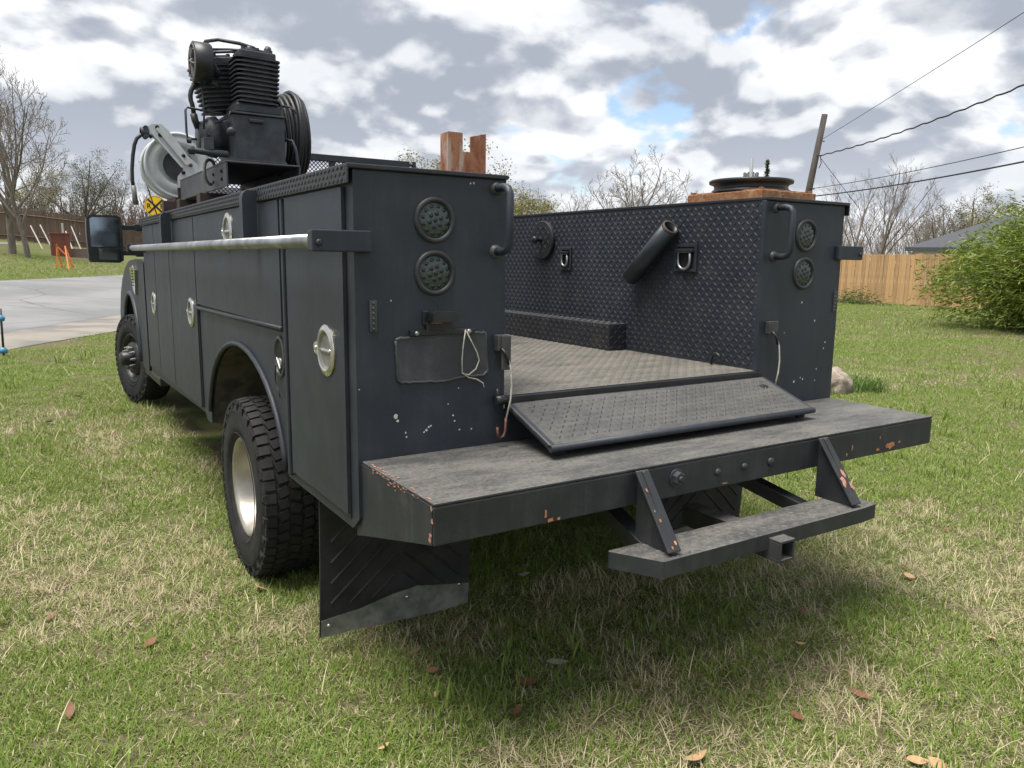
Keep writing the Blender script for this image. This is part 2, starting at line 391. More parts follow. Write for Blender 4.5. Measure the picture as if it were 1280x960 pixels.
simple_bez = simple('bezel_steel', (.07, .07, .074), .5, .35, var=.25)
def lugs(mb, o, u, v, n, ul, vl, pitch=.024, mat=0, hole=None, h=.0027):
    """raised tread-plate lugs over a rectangle: origin o, unit directions u, v, outward n"""
    o, u, v, n = (np.array(q, float) for q in (o, u, v, n))
    nu, nv = int(ul / pitch), int(vl / pitch); du, dv = ul / nu, vl / nv
    I, J = np.meshgrid(np.arange(nu), np.arange(nv), indexing='ij'); I = I.ravel(); J = J.ravel()
    cu = (I + .5) * du; cv = (J + .5) * dv
    if hole is not None: k = ~hole(cu, cv); I, J, cu, cv = I[k], J[k], cu[k], cv[k]
    L, W = pitch * 1.02, pitch * .34; sg = np.where((I + J) % 2 == 0, 1., -1.); c = .7071
    loc = np.array([(-.5, 0, 0), (-.2, .5, 0), (.2, .5, 0), (.5, 0, 0), (.2, -.5, 0), (-.2, -.5, 0), (-.22, 0, 1), (.22, 0, 1)])
    a, b = loc[:, 0] * L, loc[:, 1] * W
    U = cu[:, None] + a * c - b * c * sg[:, None]; Vv = cv[:, None] + (a * sg[:, None] * c + b * c)
    P = o + U[..., None] * u + Vv[..., None] * v + (loc[:, 2] * h)[None, :, None] * n
    q = np.array([(0, 6, 1, 1), (1, 6, 7, 2), (2, 7, 3, 3), (3, 7, 4, 4), (4, 7, 6, 5), (5, 6, 0, 0)])
    base = len(mb.v); mb.v.extend(map(tuple, P.reshape(-1, 3).tolist()))
    for k in range(len(P)):
        t = base + 8 * k
        for f in ((0, 6, 1), (1, 6, 7, 2), (2, 7, 3), (3, 7, 4), (4, 7, 6, 5), (5, 6, 0)):
            mb.f.append(tuple(t + i for i in f)); mb.m.append(mat); mb.sm.append(False)
    return mb

ARCH = arc(1.48, .50, .72, .515, 180, 0, 22)     # (y,z) from front (y=2.2)?  starts at y=.76
def box_outline():
    pts = [(0, HT), (0, HB - .005), (0.0, .60), (.055, .555)]
    a = sorted(ARCH, key=lambda q: q[0])
    pts += [(.757, .555)] + [q for q in a if q[1] > .555] + [(2.2, .50), (2.32, .50), (2.36, .535), (YF, .50), (YF, HT)]
    return pts
def utility_box(side):
    s = side
    mb = MB(); mb.prism(box_outline(), 0, s * XS, s * XI)
    o = mb.build('utility_box', [PAINT], truck, bv=.006)
    # wheel well liner
    w = MB(); a = [q for q in sorted(ARCH, key=lambda q: q[0])]
    ins = [(1.48 + (q[0] - 1.48) * .985, .50 + (q[1] - .5) * .985) for q in a]
    vs = [(s * (XS - .012), y, z) for y, z in ins] + [(s * .56, y, z) for y, z in ins]; n = len(ins)
    w.add(vs, [(i, i + 1, n + i + 1, n + i) for i in range(n - 1)], 0, True)
    w.build('wheel_well', [WELL], o)
    # arch flare
    fl = MB(); fl.tube([(s * (XS + .006), y, z) for y, z in a if z > .51], .0125, 8)
    fl.build('arch_flare', [PAINT], o)
    # top trim: tread plate lip
    t = MB(); lip = .022
    t.box(s * (XI - .004) if s > 0 else -XS - lip, XS + lip if s > 0 else s * (XI - .004), -.012, YF + .01, HT - .002, HT + .012)
    t.box(*(sorted((s * (XS + lip), s * (XS + lip - .006)))), -.012, YF + .01, HT - .046, HT + .0)
    t.build('top_trim', [PLATE], o, bv=.003)
    l = MB(); lugs(l, (s * (XS + lip + .0003), 0, HT - .045), (0, 1, 0), (0, 0, 1), (s, 0, 0), YF, .054, .018, h=.002)
    l.build('tread_lugs', [PLATE], o, fix=False, kind='stuff')
    # doors
    def door(pts, th=.013):
        d = MB(); d.prism(pts, 0, s * (XS - .002), s * (XS + th)); return d.build('door', [PAINT], o, bv=.006)
    def rect(y0, y1, z0, z1): return [(y0, z0), (y1, z0), (y1, z1), (y0, z1)]
    ztop = HT - .052
    door(rect(.066, .655, .60, ztop)); door(rect(.742, 2.380, 1.155, ztop)); door(rect(2.398, 3.235, .56, ztop)); door(rect(3.262, 3.852, .56, ztop)); door(rect(3.868, YF - .03, .56, ztop))
    # lower wheel panel, hinge rail, vertical seam beads
    b = MB(); b.tube([(s * (XS + .010), .735, 1.146), (s * (XS + .010), 2.39, 1.132)], .0115, 8); b.build('hinge_rail', [PAINT], o)
    for k in range(9): pass
    for y0, z0, z1 in ((.700, .575, ztop), (3.249, .56, ztop)):
        b = MB(); b.box(*sorted((s * (XS - .002), s * (XS + .016))), y0 - .014, y0 + .014, z0, z1); b.build('seam_bead', [PAINT], o, bv=.006)
    b = MB(); b.box(*sorted((s * (XS - .001), s * (XS + .006))), 2.3815, 2.3965, .56, ztop); b.build('door_gap', [DARKIN], o)
    b = MB(); b.box(*sorted((s * (XS - .001), s * (XS + .005))), .655, .686, .585, ztop); b.build('door_gap', [DARKIN], o)
    b = MB(); b.box(*sorted((s * (XS - .001), s * (XS + .005))), 3.853, 3.867, .56, ztop); b.build('door_gap', [DARKIN], o)
    b = MB(); b.box(*sorted((s * (XS - .001), s * (XS + .004))), .0615, .0655, .585, ztop); b.build('door_gap', [DARKIN], o)
    return o
UB = {s: utility_box(s) for s in (-1, 1)}

def latch(y, z, s, scale=1.):
    """oval stainless slam latch with lock ear and tee handle"""
    x = s * (XS + .0135); n = 36; ry, rz = .084 * scale, .086 * scale
    p = MB()
    def ring(k, dx): return [(x + s * dx, y + ry * k * math.cos(2 * math.pi * i / n), z + rz * k * math.sin(2 * math.pi * i / n)) for i in range(n)]
    rings = [ring(1.0, -.002), ring(1.0, .004), ring(.95, .007), ring(.80, .011), ring(.73, .009), ring(.62, .0015), ring(.02, .001)]
    for k_, (a, b) in enumerate(zip(rings, rings[1:])): p.add(a + b, [(i, (i + 1) % n, n + (i + 1) % n, n + i) for i in range(n)], 1 if k_ >= 4 else 0, True)  # inner dish takes a duller metal, painting in the shade of the recess
    o = p.build('door_latch', [STEEL, GALV], truck)
    e = MB(); pts = [(y + ry * .80, z - .03), (y + ry * 1.25, z - .018)] + arc(y + ry * 1.3, z, .012, .018, -80, 80, 6) + [(y + ry * 1.25, z + .018), (y + ry * .80, z + .03)]
    e.prism(pts, 0, x - s * .001, x + s * .0045); e.lathe([(0, .008), (.005, .008), (.005, .0005)], (x + s * .003, y + ry * 1.18, z), (s, 0, 0), 12, 0)
    e.build('lock_ear', [STEEL], o, bv=.001)
    h = MB(); h.tube([(x + s * .001, y - ry * .62, z), (x + s * .002, y - ry * .3, z), (x + s * .002, y + ry * .3, z), (x + s * .001, y + ry * .62, z)], .008, 8)
    h.build('tee_handle', [STEEL], o)
    return o
for s in (-1, 1):
    for y, z, k in ((.228, 1.118, 1.0), (1.548, 1.535, 1.), (2.560, 1.095, 1.), (3.985, 1.068, 1.)): latch(y, z, s, k)
# open fuel filler cup beside the seam
def fuel():
    y, z, x, n = .815, 1.030, -XS, 30; p = MB()
    def ring(k, dx): return [(x + dx, y + .066 * k * math.cos(2 * math.pi * i / n), z + .084 * k * math.sin(2 * math.pi * i / n)) for i in range(n)]
    rings = [ring(1.0, .0), ring(1.0, -.006), ring(.88, -.009), ring(.82, -.002)]
    for a, b in zip(rings, rings[1:]): p.add(a + b, [(i, (i + 1) % n, n + (i + 1) % n, n + i) for i in range(n)], 0, True)
    a, b = ring(.82, -.002), ring(.02, -.0025); p.add(a + b, [(i, (i + 1) % n, n + (i + 1) % n, n + i) for i in range(n)], 1)  # flat black disc stands in for the shade inside the cup
    o = p.build('fuel_filler_cup', [simple_bez, DARKIN], truck)
    c = MB(); c.lathe([(0, .020), (.006, .020), (.008, .016), (.008, .001)], (x - .003, y - .012, z - .022), (-1, 0, 0), 18); c.bar((x - .012, y - .03, z - .045), (x - .012, y + .012, z - .005), .006, .010)
    c.build('filler_cap', [PIPE], o, bv=.001)
    c = MB(); c.tube([(x - .02, y, z - .03), (x - .015, y + .03, z - .06), (x - .012, y + .045, z - .10), (x - .012, y + .01, z - .13), (x - .012, y - .015, z - .16)], .003, 6); c.build('tether', [HOSE], o)
fuel()
# pipe rail along the outer side
def side_rail(s):
    x = s * (XS + .10); z = 1.471
    p = MB(); p.tube([(x, -.01, z), (x, 4.30, z - .0)], .0215, 14); o = p.build('side_rail', [PIPE], truck)
    for y in (-.022, 4.30):
        b = MB(); sx0, sx1 = (s * (XS - .05), s * (XS + .135)) if y < 1 else (s * (XS + .002), s * (XS + .135))
        b.box(*sorted((sx0, sx1)), y, y + .020, z - .032, z + .032)
        b.box(*sorted((s * (XS + .07), s * (XS + .132))), y + .02, y + .055, z - .030, z + .030)
        b.lathe([(0, .010), (.008, .010), (.008, .001)], (s * (XS + .115), y, z - .006), (0, -1, 0), 10)
        b.build('rail_bracket', [PAINT], o, bv=.004)
    for y in (1.02, 3.06):
        b = MB(); pr = [(s * (XS + .0225), HT - .004), (s * (XS + .060), HT - .002), (s * (XS + .076), HT - .016), (s * (XS + .080), HT - .04), (s * (XS + .080), z + .008), (s * (XS + .0225), z + .008)]
        b.prism(pr, 1, y - .024, y + .024); b.build('rail_post', [PAINT], o, bv=.006)
for s in (-1, 1): side_rail(s)

BEZ2 = simple('dark_bezel', (.034, .034, .037), .5, .2, var=.3)
def tail_light(x, z):
    p = MB(); p.lathe([(0, .073), (.006, .072), (.010, .066), (.009, .058), (.002, .0555)], (x, 0, z), (0, -1, 0), 40); o = p.build('tail_light', [BEZ2], truck)
    l = MB(); l.lathe([(.0015, .0562), (.003, .054), (.005, .045), (.006, .022), (.0063, .0005)], (x, 0, z), (0, -1, 0), 36); l.build('lens', [LENS], o)
    d = MB()
    for rr, n in ((.0, 1), (.021, 6), (.042, 12)):
        for i in range(n):
            a = 2 * math.pi * i / n + .3; yy = .0062 - rr * rr * 1.0
            d.lathe([(yy - .002, .0092), (yy + .0008, .0080), (yy + .0010, .0003)], (x + rr * math.cos(a), 0, z + rr * math.sin(a)), (0, -1, 0), 10)
    d.build('led_cluster', [LED], o)
for s in (-1, 1):
    for z in (1.543, 1.377): tail_light(s * .918 if s < 0 else .925, z)

def grab_handle(x):
    p = MB(); z0, z1, d = 1.448, 1.655, .085
    path = [(x, .01, z1), (x, -.05, z1), (x, -.073, z1 - .006), (x, -d, z1 - .022), (x, -d, z0 + .022), (x, -.073, z0 + .006), (x, -.05, z0), (x, .01, z0)]
    p.tube(path, .0135, 12); o = p.build('grab_handle', [PAINT], truck)
    for z in (z0, z1):
        b = MB(); b.lathe([(0, .024), (.006, .022), (.012, .014)], (x, 0, z), (0, -1, 0), 16); b.build('weld', [simple_bez], o)
grab_handle(-.690); grab_handle(.715)

def rear_details():
    ub = UB[-1]
    # plate mount: raised pressed panel and plate bracket with lamp
    p = MB(); out = [(-1.058, 1.165), (-1.052, 1.172), (-.737, 1.178), (-.730, 1.172), (-.722, 1.045), (-.735, 1.036), (-.83, 1.032), (-.88, 1.024), (-.96, 1.028), (-1.04, 1.030), (-1.052, 1.040)]
    p.prism(out, 1, .002, -.006); o = p.build('plate_panel', [mk_paint('smeared_panel', (.03, .033, .038), dust=(.10, .10, .10), amt=.6, rough=.5)], truck, bv=.004)
    w = MB(); rr = random.Random(3); loop = out + [out[0]]
    path = []
    for a, b in zip(loop, loop[1:]):
        n = max(2, int(math.hypot(a[0] - b[0], a[1] - b[1]) / .012))
        for i in range(n): t = i / n; path.append((a[0] + (b[0] - a[0]) * t + rr.uniform(-.0015, .0015), -.004, a[1] + (b[1] - a[1]) * t + rr.uniform(-.002, .002)))
    path.append(path[0]); w.tube(path, .0052, 6); w.build('weld_bead', [simple_bez], o)
    b = MB(); b.box(-1.012, -.775, -.014, -.0005, 1.177, 1.196); b.box(-.955, -.86, -.013, -.0006, 1.192, 1.222); b.build('plate_bracket', [BLACK], o, bv=.003)
    for x in (-.99, -.80): t = MB(); t.lathe([(0, .008), (.006, .008), (.008, .004), (.008, .0005)], (x, -.013, 1.186), (0, -1, 0), 8); t.build('bolt', [PIPE], o)
    l = MB(); l.prism([(-.951, 1.222), (-.946, 1.252), (-.938, 1.258), (-.868, 1.255), (-.860, 1.247), (-.858, 1.222)], 1, -.001, -.052); l.box(-.965, -.945, -.010, -.0007, 1.21, 1.258)
    l.build('plate_lamp', [BLACK], o, bv=.004)
    l = MB(); l.box(-.945, -.915, -.047, -.02, 1.2185, 1.2225); l.build('lamp_lens', [ORUST], o)
    # cord loop
    c = MB(); q = [(590, 414), (579, 430), (578, 452), (578, 466), (588, 468), (596, 460), (600, 450), (596, 438), (590, 425), (585, 412), (582, 414), (577, 418)]
    q2 = [(578, 466), (586, 472), (596, 474), (604, 479), (605, 484)]
    c.tube([on_plane(x, y, 1, -.018) for x, y in [(582, 412), (579, 432), (577.5, 450), (577.8, 467), (586, 468.5), (595, 461), (599, 450), (596, 440), (590, 428), (583, 414)]], .0022, 6)
    c.tube([on_plane(x, y, 1, -.016) for x, y in q2], .0022, 6); c.build('cord', [CORD], o)
    # striker and hook cable
    for s, xx in ((-1, -.672), (1, .712)):
        k = MB(); k.box(xx - .024, xx + .020, -.030, -.001, 1.115, 1.170); k.box(xx - .010, xx + .026, -.036, -.028, 1.05, 1.168) if s < 0 else k.box(xx - .02, xx + .02, -.038, -.028, 1.12, 1.172)
        st_ = k.build('tailgate_striker', [simple_bez], truck, bv=.003)
        h = MB(); h.tube([(xx - .012, -.033, 1.125), (xx + .002, -.045, 1.105), (xx + .008, -.05, 1.07)], .006, 8); h.build('cable_end', [BLACK], st_)
        wv = MB(); wv.tube([(xx + .003, -.047, 1.10), (xx + .012, -.055, 1.06), (xx + .014, -.06, 1.0), (xx + .010, -.06, .95), (xx - .008, -.06, .885)], .0034, 6); wv.build('cable', [CORD], st_)
        if s < 0:
            hk = MB(); hk.tube([(xx - .008, -.06, .888), (xx - .010, -.06, .845), (xx - .016, -.06, .826), (xx - .030, -.06, .822), (xx - .040, -.06, .830), (xx - .042, -.06, .860)], .0052, 8); hk.build('hook', [BRASS], st_)
            hp = MB(); hp.tube([(-.70, -.02, .945), (-.652, -.02, .945)], .017, 14); hp.tube([(-.69, -.02, .945), (-.69, -.02, .985)], .006, 8); hp.build('hinge_pin', [BLACK], st_)
    # small piano-hinge strips
    for x in (-1.132, 1.165):
        h = MB(); h.box(x - .012, x + .012, -.006, -.0004, 1.197, 1.293)
        for i in range(6): h.lathe([(0, .005), (.004, .004), (.005, .0005)], (x, -.006, 1.205 + i * .016), (0, -1, 0), 8)
        h.build('hinge_strip', [simple_bez], truck, bv=.001)
    # chips of lost paint: thin flakes of bare metal
    def flakes(name, mat, spots, plane_y):
        m = MB(); rr = random.Random(11)
        for (px, py, r_) in spots:
            c_ = on_plane(px, py, 1, plane_y); n = 9; k = rr.random() * 6
            m.add([(c_.x + r_ * (1 + .6 * rr.uniform(-.6, 1)) * math.cos(2 * math.pi * i / n + k), plane_y - .0012, c_.z + r_ * (1 + .6 * rr.uniform(-.6, 1)) * math.sin(2 * math.pi * i / n + k)) for i in range(n)], [tuple(range(n))])
        return m.build(name, [mat], truck, kind='stuff')
    flakes('bare_chips', BARE, [(494.5, 521, .0065), (497, 526.5, .0045), (507, 541, .003), (508, 546, .0032), (536, 534, .0035), (533, 537.5, .004), (530, 540, .003), (538.5, 532, .003), (566, 519, .003), (568, 526, .0028), (574, 537, .0028), (589, 536, .0025), (488.5, 376, .0025), (465, 400, .002), (592, 229, .003), (588, 229.5, .0025), (449, 487, .002), (560, 505, .002), (573, 485, .002)], 0)
    flakes('bare_chips', BARE, [(1018, 401, .004), (1031, 428, .004), (1029, 435.5, .004), (1020, 461, .004), (1003, 474, .004), (1000, 472, .003), (992, 477, .005), (1018, 475, .003), (980, 416, .002), (1002, 378, .004)], 0)
rear_details()

# ------- bed
def bed():
    f = MB(); f.box(-XI + .002, XI - .002 + .02, .0, YF, FL - .03, FL); o = f.build('bed_floor', [FLOOR], truck)
    l = MB(); lugs(l, (-XI, .01, FL + .0003), (1, 0, 0), (0, 1, 0), (0, 0, 1), 2 * XI, YF - .02, .026, h=.0022); l.build('tread_lugs', [FLOOR], o, fix=False, kind='stuff')
    s_ = MB(); s_.box(-XI, XI + .02, -.016, -.0005, FL - .05, FL - .003); s_.build('sill', [BLACK], o, bv=.003)
    s_ = MB(); s_.box(-XI + .003, XI - .003, .002, .020, .60, FL - .0505); s_.build('sill_panel', [PAINT], o)
    hw = MB(); hw.box(-XI, XI, YF - .03, YF - .004, FL, HT); hb = hw.build('bulkhead', [PLATE], truck)
    for s in (-1, 1):
        l = MB(); x = s * XI
        lugs(l, (x - s * .0003, .012, FL + .01), (0, 1, 0), (0, 0, 1), (-s, 0, 0), YF - .05, HT - FL - .02, .024)
        l.build('tread_lugs', [PLATE], UB[s], fix=False, kind='stuff')
        st_ = MB(); st_.box(*sorted((s * (XI + .0), s * .535)), .87, 2.10, FL, 1.095); stp = st_.build('wheel_step', [PLATE], truck, bv=.004)
        l = MB(); lugs(l, (s * .5347, .872, FL + .004), (0, 1, 0), (0, 0, 1), (-s, 0, 0), 1.22, .132, .026); lugs(l, (s * .54, .872, 1.0953), (0, 1, 0), (s, 0, 0), (0, 0, 1), 1.22, .11, .026)
        lugs(l, (s * .54, .8697, FL + .004), (s, 0, 0), (0, 0, 1), (0, -1, 0), .11, .132, .026); l.build('tread_lugs', [PLATE], stp, fix=False, kind='stuff')
    # corner post strip of the right box
    c = MB(); c.box(XI - .012, XI + .004, -.004, .018, FL - .02, HT - .004); c.build('corner_strip', [PAINT], UB[1], bv=.003)
    x = XI - .002
    # round cover
    d = MB(); d.lathe([(0, .113), (.016, .113), (.020, .108), (.020, .0005)], (x, 1.638, 1.540), (-1, 0, 0), 40, smooth=False); dc = d.build('round_cover', [PLATE], truck)
    l = MB(); lugs(l, (x - .0203, 1.528, 1.43), (0, 1, 0), (0, 0, 1), (-1, 0, 0), .22, .22, .026, hole=lambda u, v: (u - .11) ** 2 + (v - .11) ** 2 > .092 ** 2); l.build('tread_lugs', [PLATE], dc, fix=False)
    k = MB(); k.lathe([(0, .012), (.04, .012), (.04, .021), (.058, .021), (.064, .015), (.064, .0005)], (x - .02, 1.638, 1.54), (-1, 0, 0), 14); k.build('knob', [BLACK], dc)
    # lashing rings in pans
    for y, z, w_, big in ((1.408, 1.430, .050, 0), (.452, 1.440, .074, 1)):
        p = MB(); p.box(x - .010, x, y - w_, y - w_ * .78, z - .066, z + .066); p.box(x - .010, x, y + w_ * .78, y + w_, z - .066, z + .066); p.box(x - .0098, x, y - w_ * .8, y + w_ * .8, z + .05, z + .0655); p.box(x - .0098, x, y - w_ * .8, y + w_ * .8, z - .0655, z - .052)
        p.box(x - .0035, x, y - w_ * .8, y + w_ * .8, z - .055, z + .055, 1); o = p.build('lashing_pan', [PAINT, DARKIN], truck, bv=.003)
        r_ = MB(); rr = w_ * .52
        r_.tube([(x - .016, y - rr, z + .03)] + [(x - .016, y + rr * math.cos(R(a)), z - .015 + rr * 1.0 * math.sin(R(a))) for a in range(180, 361, 20)] + [(x - .016, y + rr, z + .03), (x - .016, y - rr, z + .03)], .0065, 8); r_.build('lashing_ring', [PIPE], o)
        b = MB(); b.box(x - .026, x - .004, y - w_ * .8, y + w_ * .75, z + .026, z + .042); b.build('ring_strap', [BLACK], o, bv=.003)
    # slanted open pipe holder
    a, b = Vector((x - .045, .800, 1.335)), Vector((x - .045, .520, 1.585)); d = (b - a).normalized()
    p = MB(); L = (b - a).length; p.lathe([(L - .05, .034), (L, .034), (L, .042), (0, .042), (0, .0005)], a, d, 24); p.lathe([(L - .05, .034), (L - .05, .0005)], a, d, 24, 1); o = p.build('pipe_holder', [mk_paint('pipe_paint', (.02, .026, .034), amt=.15, grain=.2, rough=.4), DARKIN], truck)
    e = MB(); e.lathe([(L - .012, .0425), (L + .001, .0425), (L + .001, .0338)], a, d, 24); e.build('pipe_rim', [BROWNST], o)
    e = MB(); e.box(x - .02, x, .62, .70, 1.42, 1.50); e.build('pipe_mount', [BLACK], o)
    # eye hook on the floor
    h = MB(); h.tube([(XI - .03, .235, FL + .002), (XI - .03, .232, FL + .035), (XI - .03, .222, FL + .05), (XI - .03, .205, FL + .055), (XI - .03, .190, FL + .046), (XI - .03, .186, FL + .03)], .0062, 8); h.build('floor_hook', [BLACK], truck)
bed()
# ------- tailgate ramp
def tailgate():
    y0, z0, y1, z1, x0, x1 = -.030, FL - .022, -.292, .838, -.655, .668
    d = Vector((0, y1 - y0, z1 - z0)); L = d.length; d.normalize(); n = Vector((0, -d.z, d.y)); n = n if n.z > 0 else -n
    a = Vector((0, y0, z0))
    p = MB(); c = a + d * (L / 2) - n * .008; p.obox(Vector(((x0 + x1) / 2, c.y, c.z)), ((x1 - x0) / 2, 0, 0), d * (L / 2), n * .006)
    o = p.build('tailgate_ramp', [FLOOR_T], truck, bv=.003)
    e = MB(); q = a + d * L - n * .012; e.tube([(x0, q.y, q.z), (x1, q.y, q.z)], .0125, 12); e.build('ramp_edge_tube', [PAINT], o)
    for x in (x0 + .012, x1 - .012):
        s_ = MB(); s_.obox(a + d * (L / 2) - n * .012 + Vector((x, 0, 0)), (.010, 0, 0), d * (L / 2), n * .011); s_.build('ramp_side', [PAINT], o, bv=.004)
    l = MB(); og = a + d * .02 - n * .0017 + Vector((x0 + .05, 0, 0)); lugs(l, og, (1, 0, 0), tuple(d), tuple(n), x1 - x0 - .10, L - .05, .026, h=.0026); l.build('tread_lugs', [FLOOR_T], o, fix=False, kind='stuff')
    h = MB(); cc = a + d * .075 + Vector((.585, 0, 0)); h.lathe([(0, .024), (.0012, .024), (.0014, .0005)], cc - n * .0022, n, 20, sy=.75); h.build('hand_hole', [DARKIN], o)  # thin black disc on the ramp, coloured as the shade of an open hole
    for x in (-.60, .62):
        s_ = MB(); s_.obox(a + d * (L - .05) - n * .032 + Vector((x, 0, 0)), (.02, 0, 0), d * .04, n * .018); s_.build('ramp_foot', [RUBBER], o)
    b = MB(); b.tube([(x0, y0 + .004, z0 - .014), (x1, y0 + .004, z0 - .014)], .013, 12); b.build('hinge_rod', [BLACK], o)
FLOOR_T = mk_paint('paint_scuffed_ramp', (.030, .031, .035), dust=(.20, .19, .16), amt=.25, upamt=.38, rough=.55)
tailgate()

# ------- rear bumper, step, gussets
def bumper():
    D, BX, zb = -.502, 1.178, .672
    t = MB(); t.box(-BX, BX, D, -.0015, HB - .010, HB); t.box(-BX, BX, D, D + .010, zb, HB - .0105); t.box(-BX, BX, D + .0105, D + .06, zb, zb + .008)
    o = t.build('rear_bumper', [PAINT_W], truck, bv=.006)
    for s in (-1, 1):
        e = MB(); e.prism([(D + .011, zb + .001), (D + .011, HB - .0105), (-.001, HB - .0105), (.05, HB - .012), (.05, .53), (-.002, .545)] if s < 0 else [(D + .011, zb + .001), (D + .011, HB - .0105), (-.001, HB - .0105), (-.001, .545)], 0, s * BX, s * (BX - .010)); e.build('bumper_end', [PAINT_W], o, bv=.003)
    # face hardware
    hx = on_plane(845, 597, 1, D)
    h = MB(); h.lathe([(0, .030), (.004, .030), (.004, .0005)], (hx.x, D, hx.z), (0, -1, 0), 22); h.lathe([(.004, .023), (.020, .023), (.022, .018), (.022, .0005)], (hx.x, D, hx.z), (0, -1, 0), 6, smooth=False); h.lathe([(.022, .010), (.030, .010), (.030, .0005)], (hx.x, D, hx.z), (0, -1, 0), 12); h.build('hex_plug', [CASTIRON], o, bv=.001)
    for px, py, r_ in ((897, 590, .013), (930, 583, .013), (963, 577, .016)):
        c = on_plane(px, py, 1, D); b = MB(); b.lathe([(0, r_), (.005, r_), (.009, r_ * .6), (.010, .0005)], (c.x, D, c.z), (0, -1, 0), 14); b.build('bolt', [CASTIRON], o)
    # chipped primer along the edges
    rr = random.Random(5)
    def chip(m, c, u, v, n, r1, r2):
        k = 12; c = Vector(c); u = Vector(u); v = Vector(v); n = Vector(n)
        m.add([c + n * .0013 + u * (r1 * (1 + rr.uniform(-.45, .35)) * math.cos(2 * math.pi * i / k)) + v * (r2 * (1 + rr.uniform(-.5, .4)) * math.sin(2 * math.pi * i / k)) for i in range(k)], [tuple(range(k))])
    m1 = MB(); X = (1, 0, 0); Z = (0, 0, 1); ny = (0, -1, 0); D0 = D - .0002
    for px, py, a, b in ((1112, 557, .030, .013), (1097, 562, .012, .006), (1100, 547, .004, .008), (1065, 560, .006, .010), (1058, 568, .006, .006), (688, 650, .012, .006), (698, 648, .006, .004), (682, 643, .004, .012), (905, 604, .015, .003), (1124, 552, .010, .005), (800, 600, .003, .006)):
        c = on_plane(px, py, 1, D0); chip(m1, c, X, Z, ny, a, b)
    m1.build('primer_chips', [PRIMER], o, kind='stuff')
    m2 = MB()
    for i in range(26):
        t = rr.random() ** .8; y = -.06 - .40 * t; c = Vector((-BX - .0004, y, HB - .004 - abs(rr.gauss(0, .007)))); chip(m2, c, (0, 1, 0), Z, (-1, 0, 0), rr.uniform(.005, .014), rr.uniform(.0015, .0035))
    for y, z in ((-.49, .775), (-.485, .70), (-.48, .685), (-.495, .74)): chip(m2, (-BX - .0004, y, z), (0, 1, 0), Z, (-1, 0, 0), .007, .009)
    m2.build('primer_chips', [PINKP], o, kind='stuff')
    m2 = MB()
    for i in range(14): chip(m2, (-BX + abs(rr.gauss(0, .006)) + .008, -.06 - rr.random() * .42, HB + .0004), X, (0, 1, 0), Z, rr.uniform(.0015, .004), rr.uniform(.005, .014))
    m2.build('primer_chips', [PINKP], o, kind='stuff')
    # step
    zs, t_ = .560, .052; pts = [(-.612, -.535), (-.612, -.545), (-.528, -.688), (.440, -.688), (.528, -.680), (.545, -.535)]
    s_ = MB(); s_.prism(pts, 2, zs - t_, zs); st_ = s_.build('bumper_step', [PAINT_W], truck, bv=.005)
    l = MB(); lugs(l, (-.52, -.680, zs + .0003), (1, 0, 0), (0, 1, 0), (0, 0, 1), 1.04, .135, .026, h=.0020); l.build('tread_lugs', [PAINT_W], st_, fix=False, kind='stuff')
    for x in (-.470, .420):
        g = MB(); g.prism([(-.5035, .775), (-.5035, zs + .001), (-.668, zs + .001), (-.664, zs + .025), (-.525, .785)], 0, x - .005, x + .005)
        a = Vector((x, -.515, .785)); b = Vector((x, -.672, zs + .012)); d = (b - a).normalized(); n = Vector((0, d.z, -d.y))
        g.bar(a, b, .052, .008, up=n); go = g.build('step_gusset', [PAINT_W], st_, bv=.003)
        m3 = MB()
        for q in ((.25, .006), (.5, .005), (.62, .007), (.9, .009), (.95, .006)) if x < 0 else ((.55, .016), (.66, .02), (.74, .016)):
            c = a + (b - a) * q[0]; nn = n if n.y < 0 else -n; chip(m3, c + nn * .0046 + Vector((rr.uniform(-.018, .018), 0, 0)), X, tuple(d), tuple(nn), q[1] * .55, q[1] * 1.0)
        m3.build('primer_chips', [PRIMER if x < 0 else PINKP], st_, kind='stuff')
        br = MB(); br.bar((x + (.02 if x < 0 else -.10), -.54, zs - .03), (x + (.04 if x < 0 else -.28), -.05, .70), .06, .05); br.build('step_brace', [BLACK], st_, bv=.004)
    m4 = MB(); c0 = Vector((-.47, -.47, .62)); chip(m4, (-.47, -.495, .625), (0, 1, 0), Z, (-1, 0, 0), .03, .03)
    # receiver tube
    rc = on_plane(980, 682, 1, -.72); rc.z = .5105; w = .036; r_ = MB()
    for a0, a1, b0, b1 in ((-w, w, w - .009, w), (-w, w, -w, -w + .009), (-w, -w + .009, -w + .0085, w - .0085), (w - .009, w, -w + .0085, w - .0085)): r_.box(rc.x + a0, rc.x + a1, -.735, -.30, rc.z + b0, rc.z + b1)
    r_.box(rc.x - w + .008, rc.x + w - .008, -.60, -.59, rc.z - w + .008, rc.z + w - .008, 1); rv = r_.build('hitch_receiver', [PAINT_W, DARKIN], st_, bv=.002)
    # frame rails and cross tube under the bed
    for x in (-.43, .43):
        f = MB(); f.box(x - .035, x + .035, -.05, 6.8, .60, .78); f.build('frame_rail', [BLACK], truck, bv=.004)
    f = MB(); f.box(-1.0, 1.0, .02, .08, .60, .70); f.build('cross_member', [BLACK], truck)
    f = MB(); f.tube([(-.85, 1.47, .34), (.85, 1.47, .34)], .06, 14); f.lathe([(-.16, .06), (-.1, .15), (0, .18), (.1, .15), (.16, .06)], (0, 1.47, .34), (1, 0, 0), 20); f.build('axle', [BLACK], truck)
    f = MB(); f.tube([(-.75, 6.0, .44), (.75, 6.0, .44)], .05, 12); f.build('axle', [BLACK], truck)
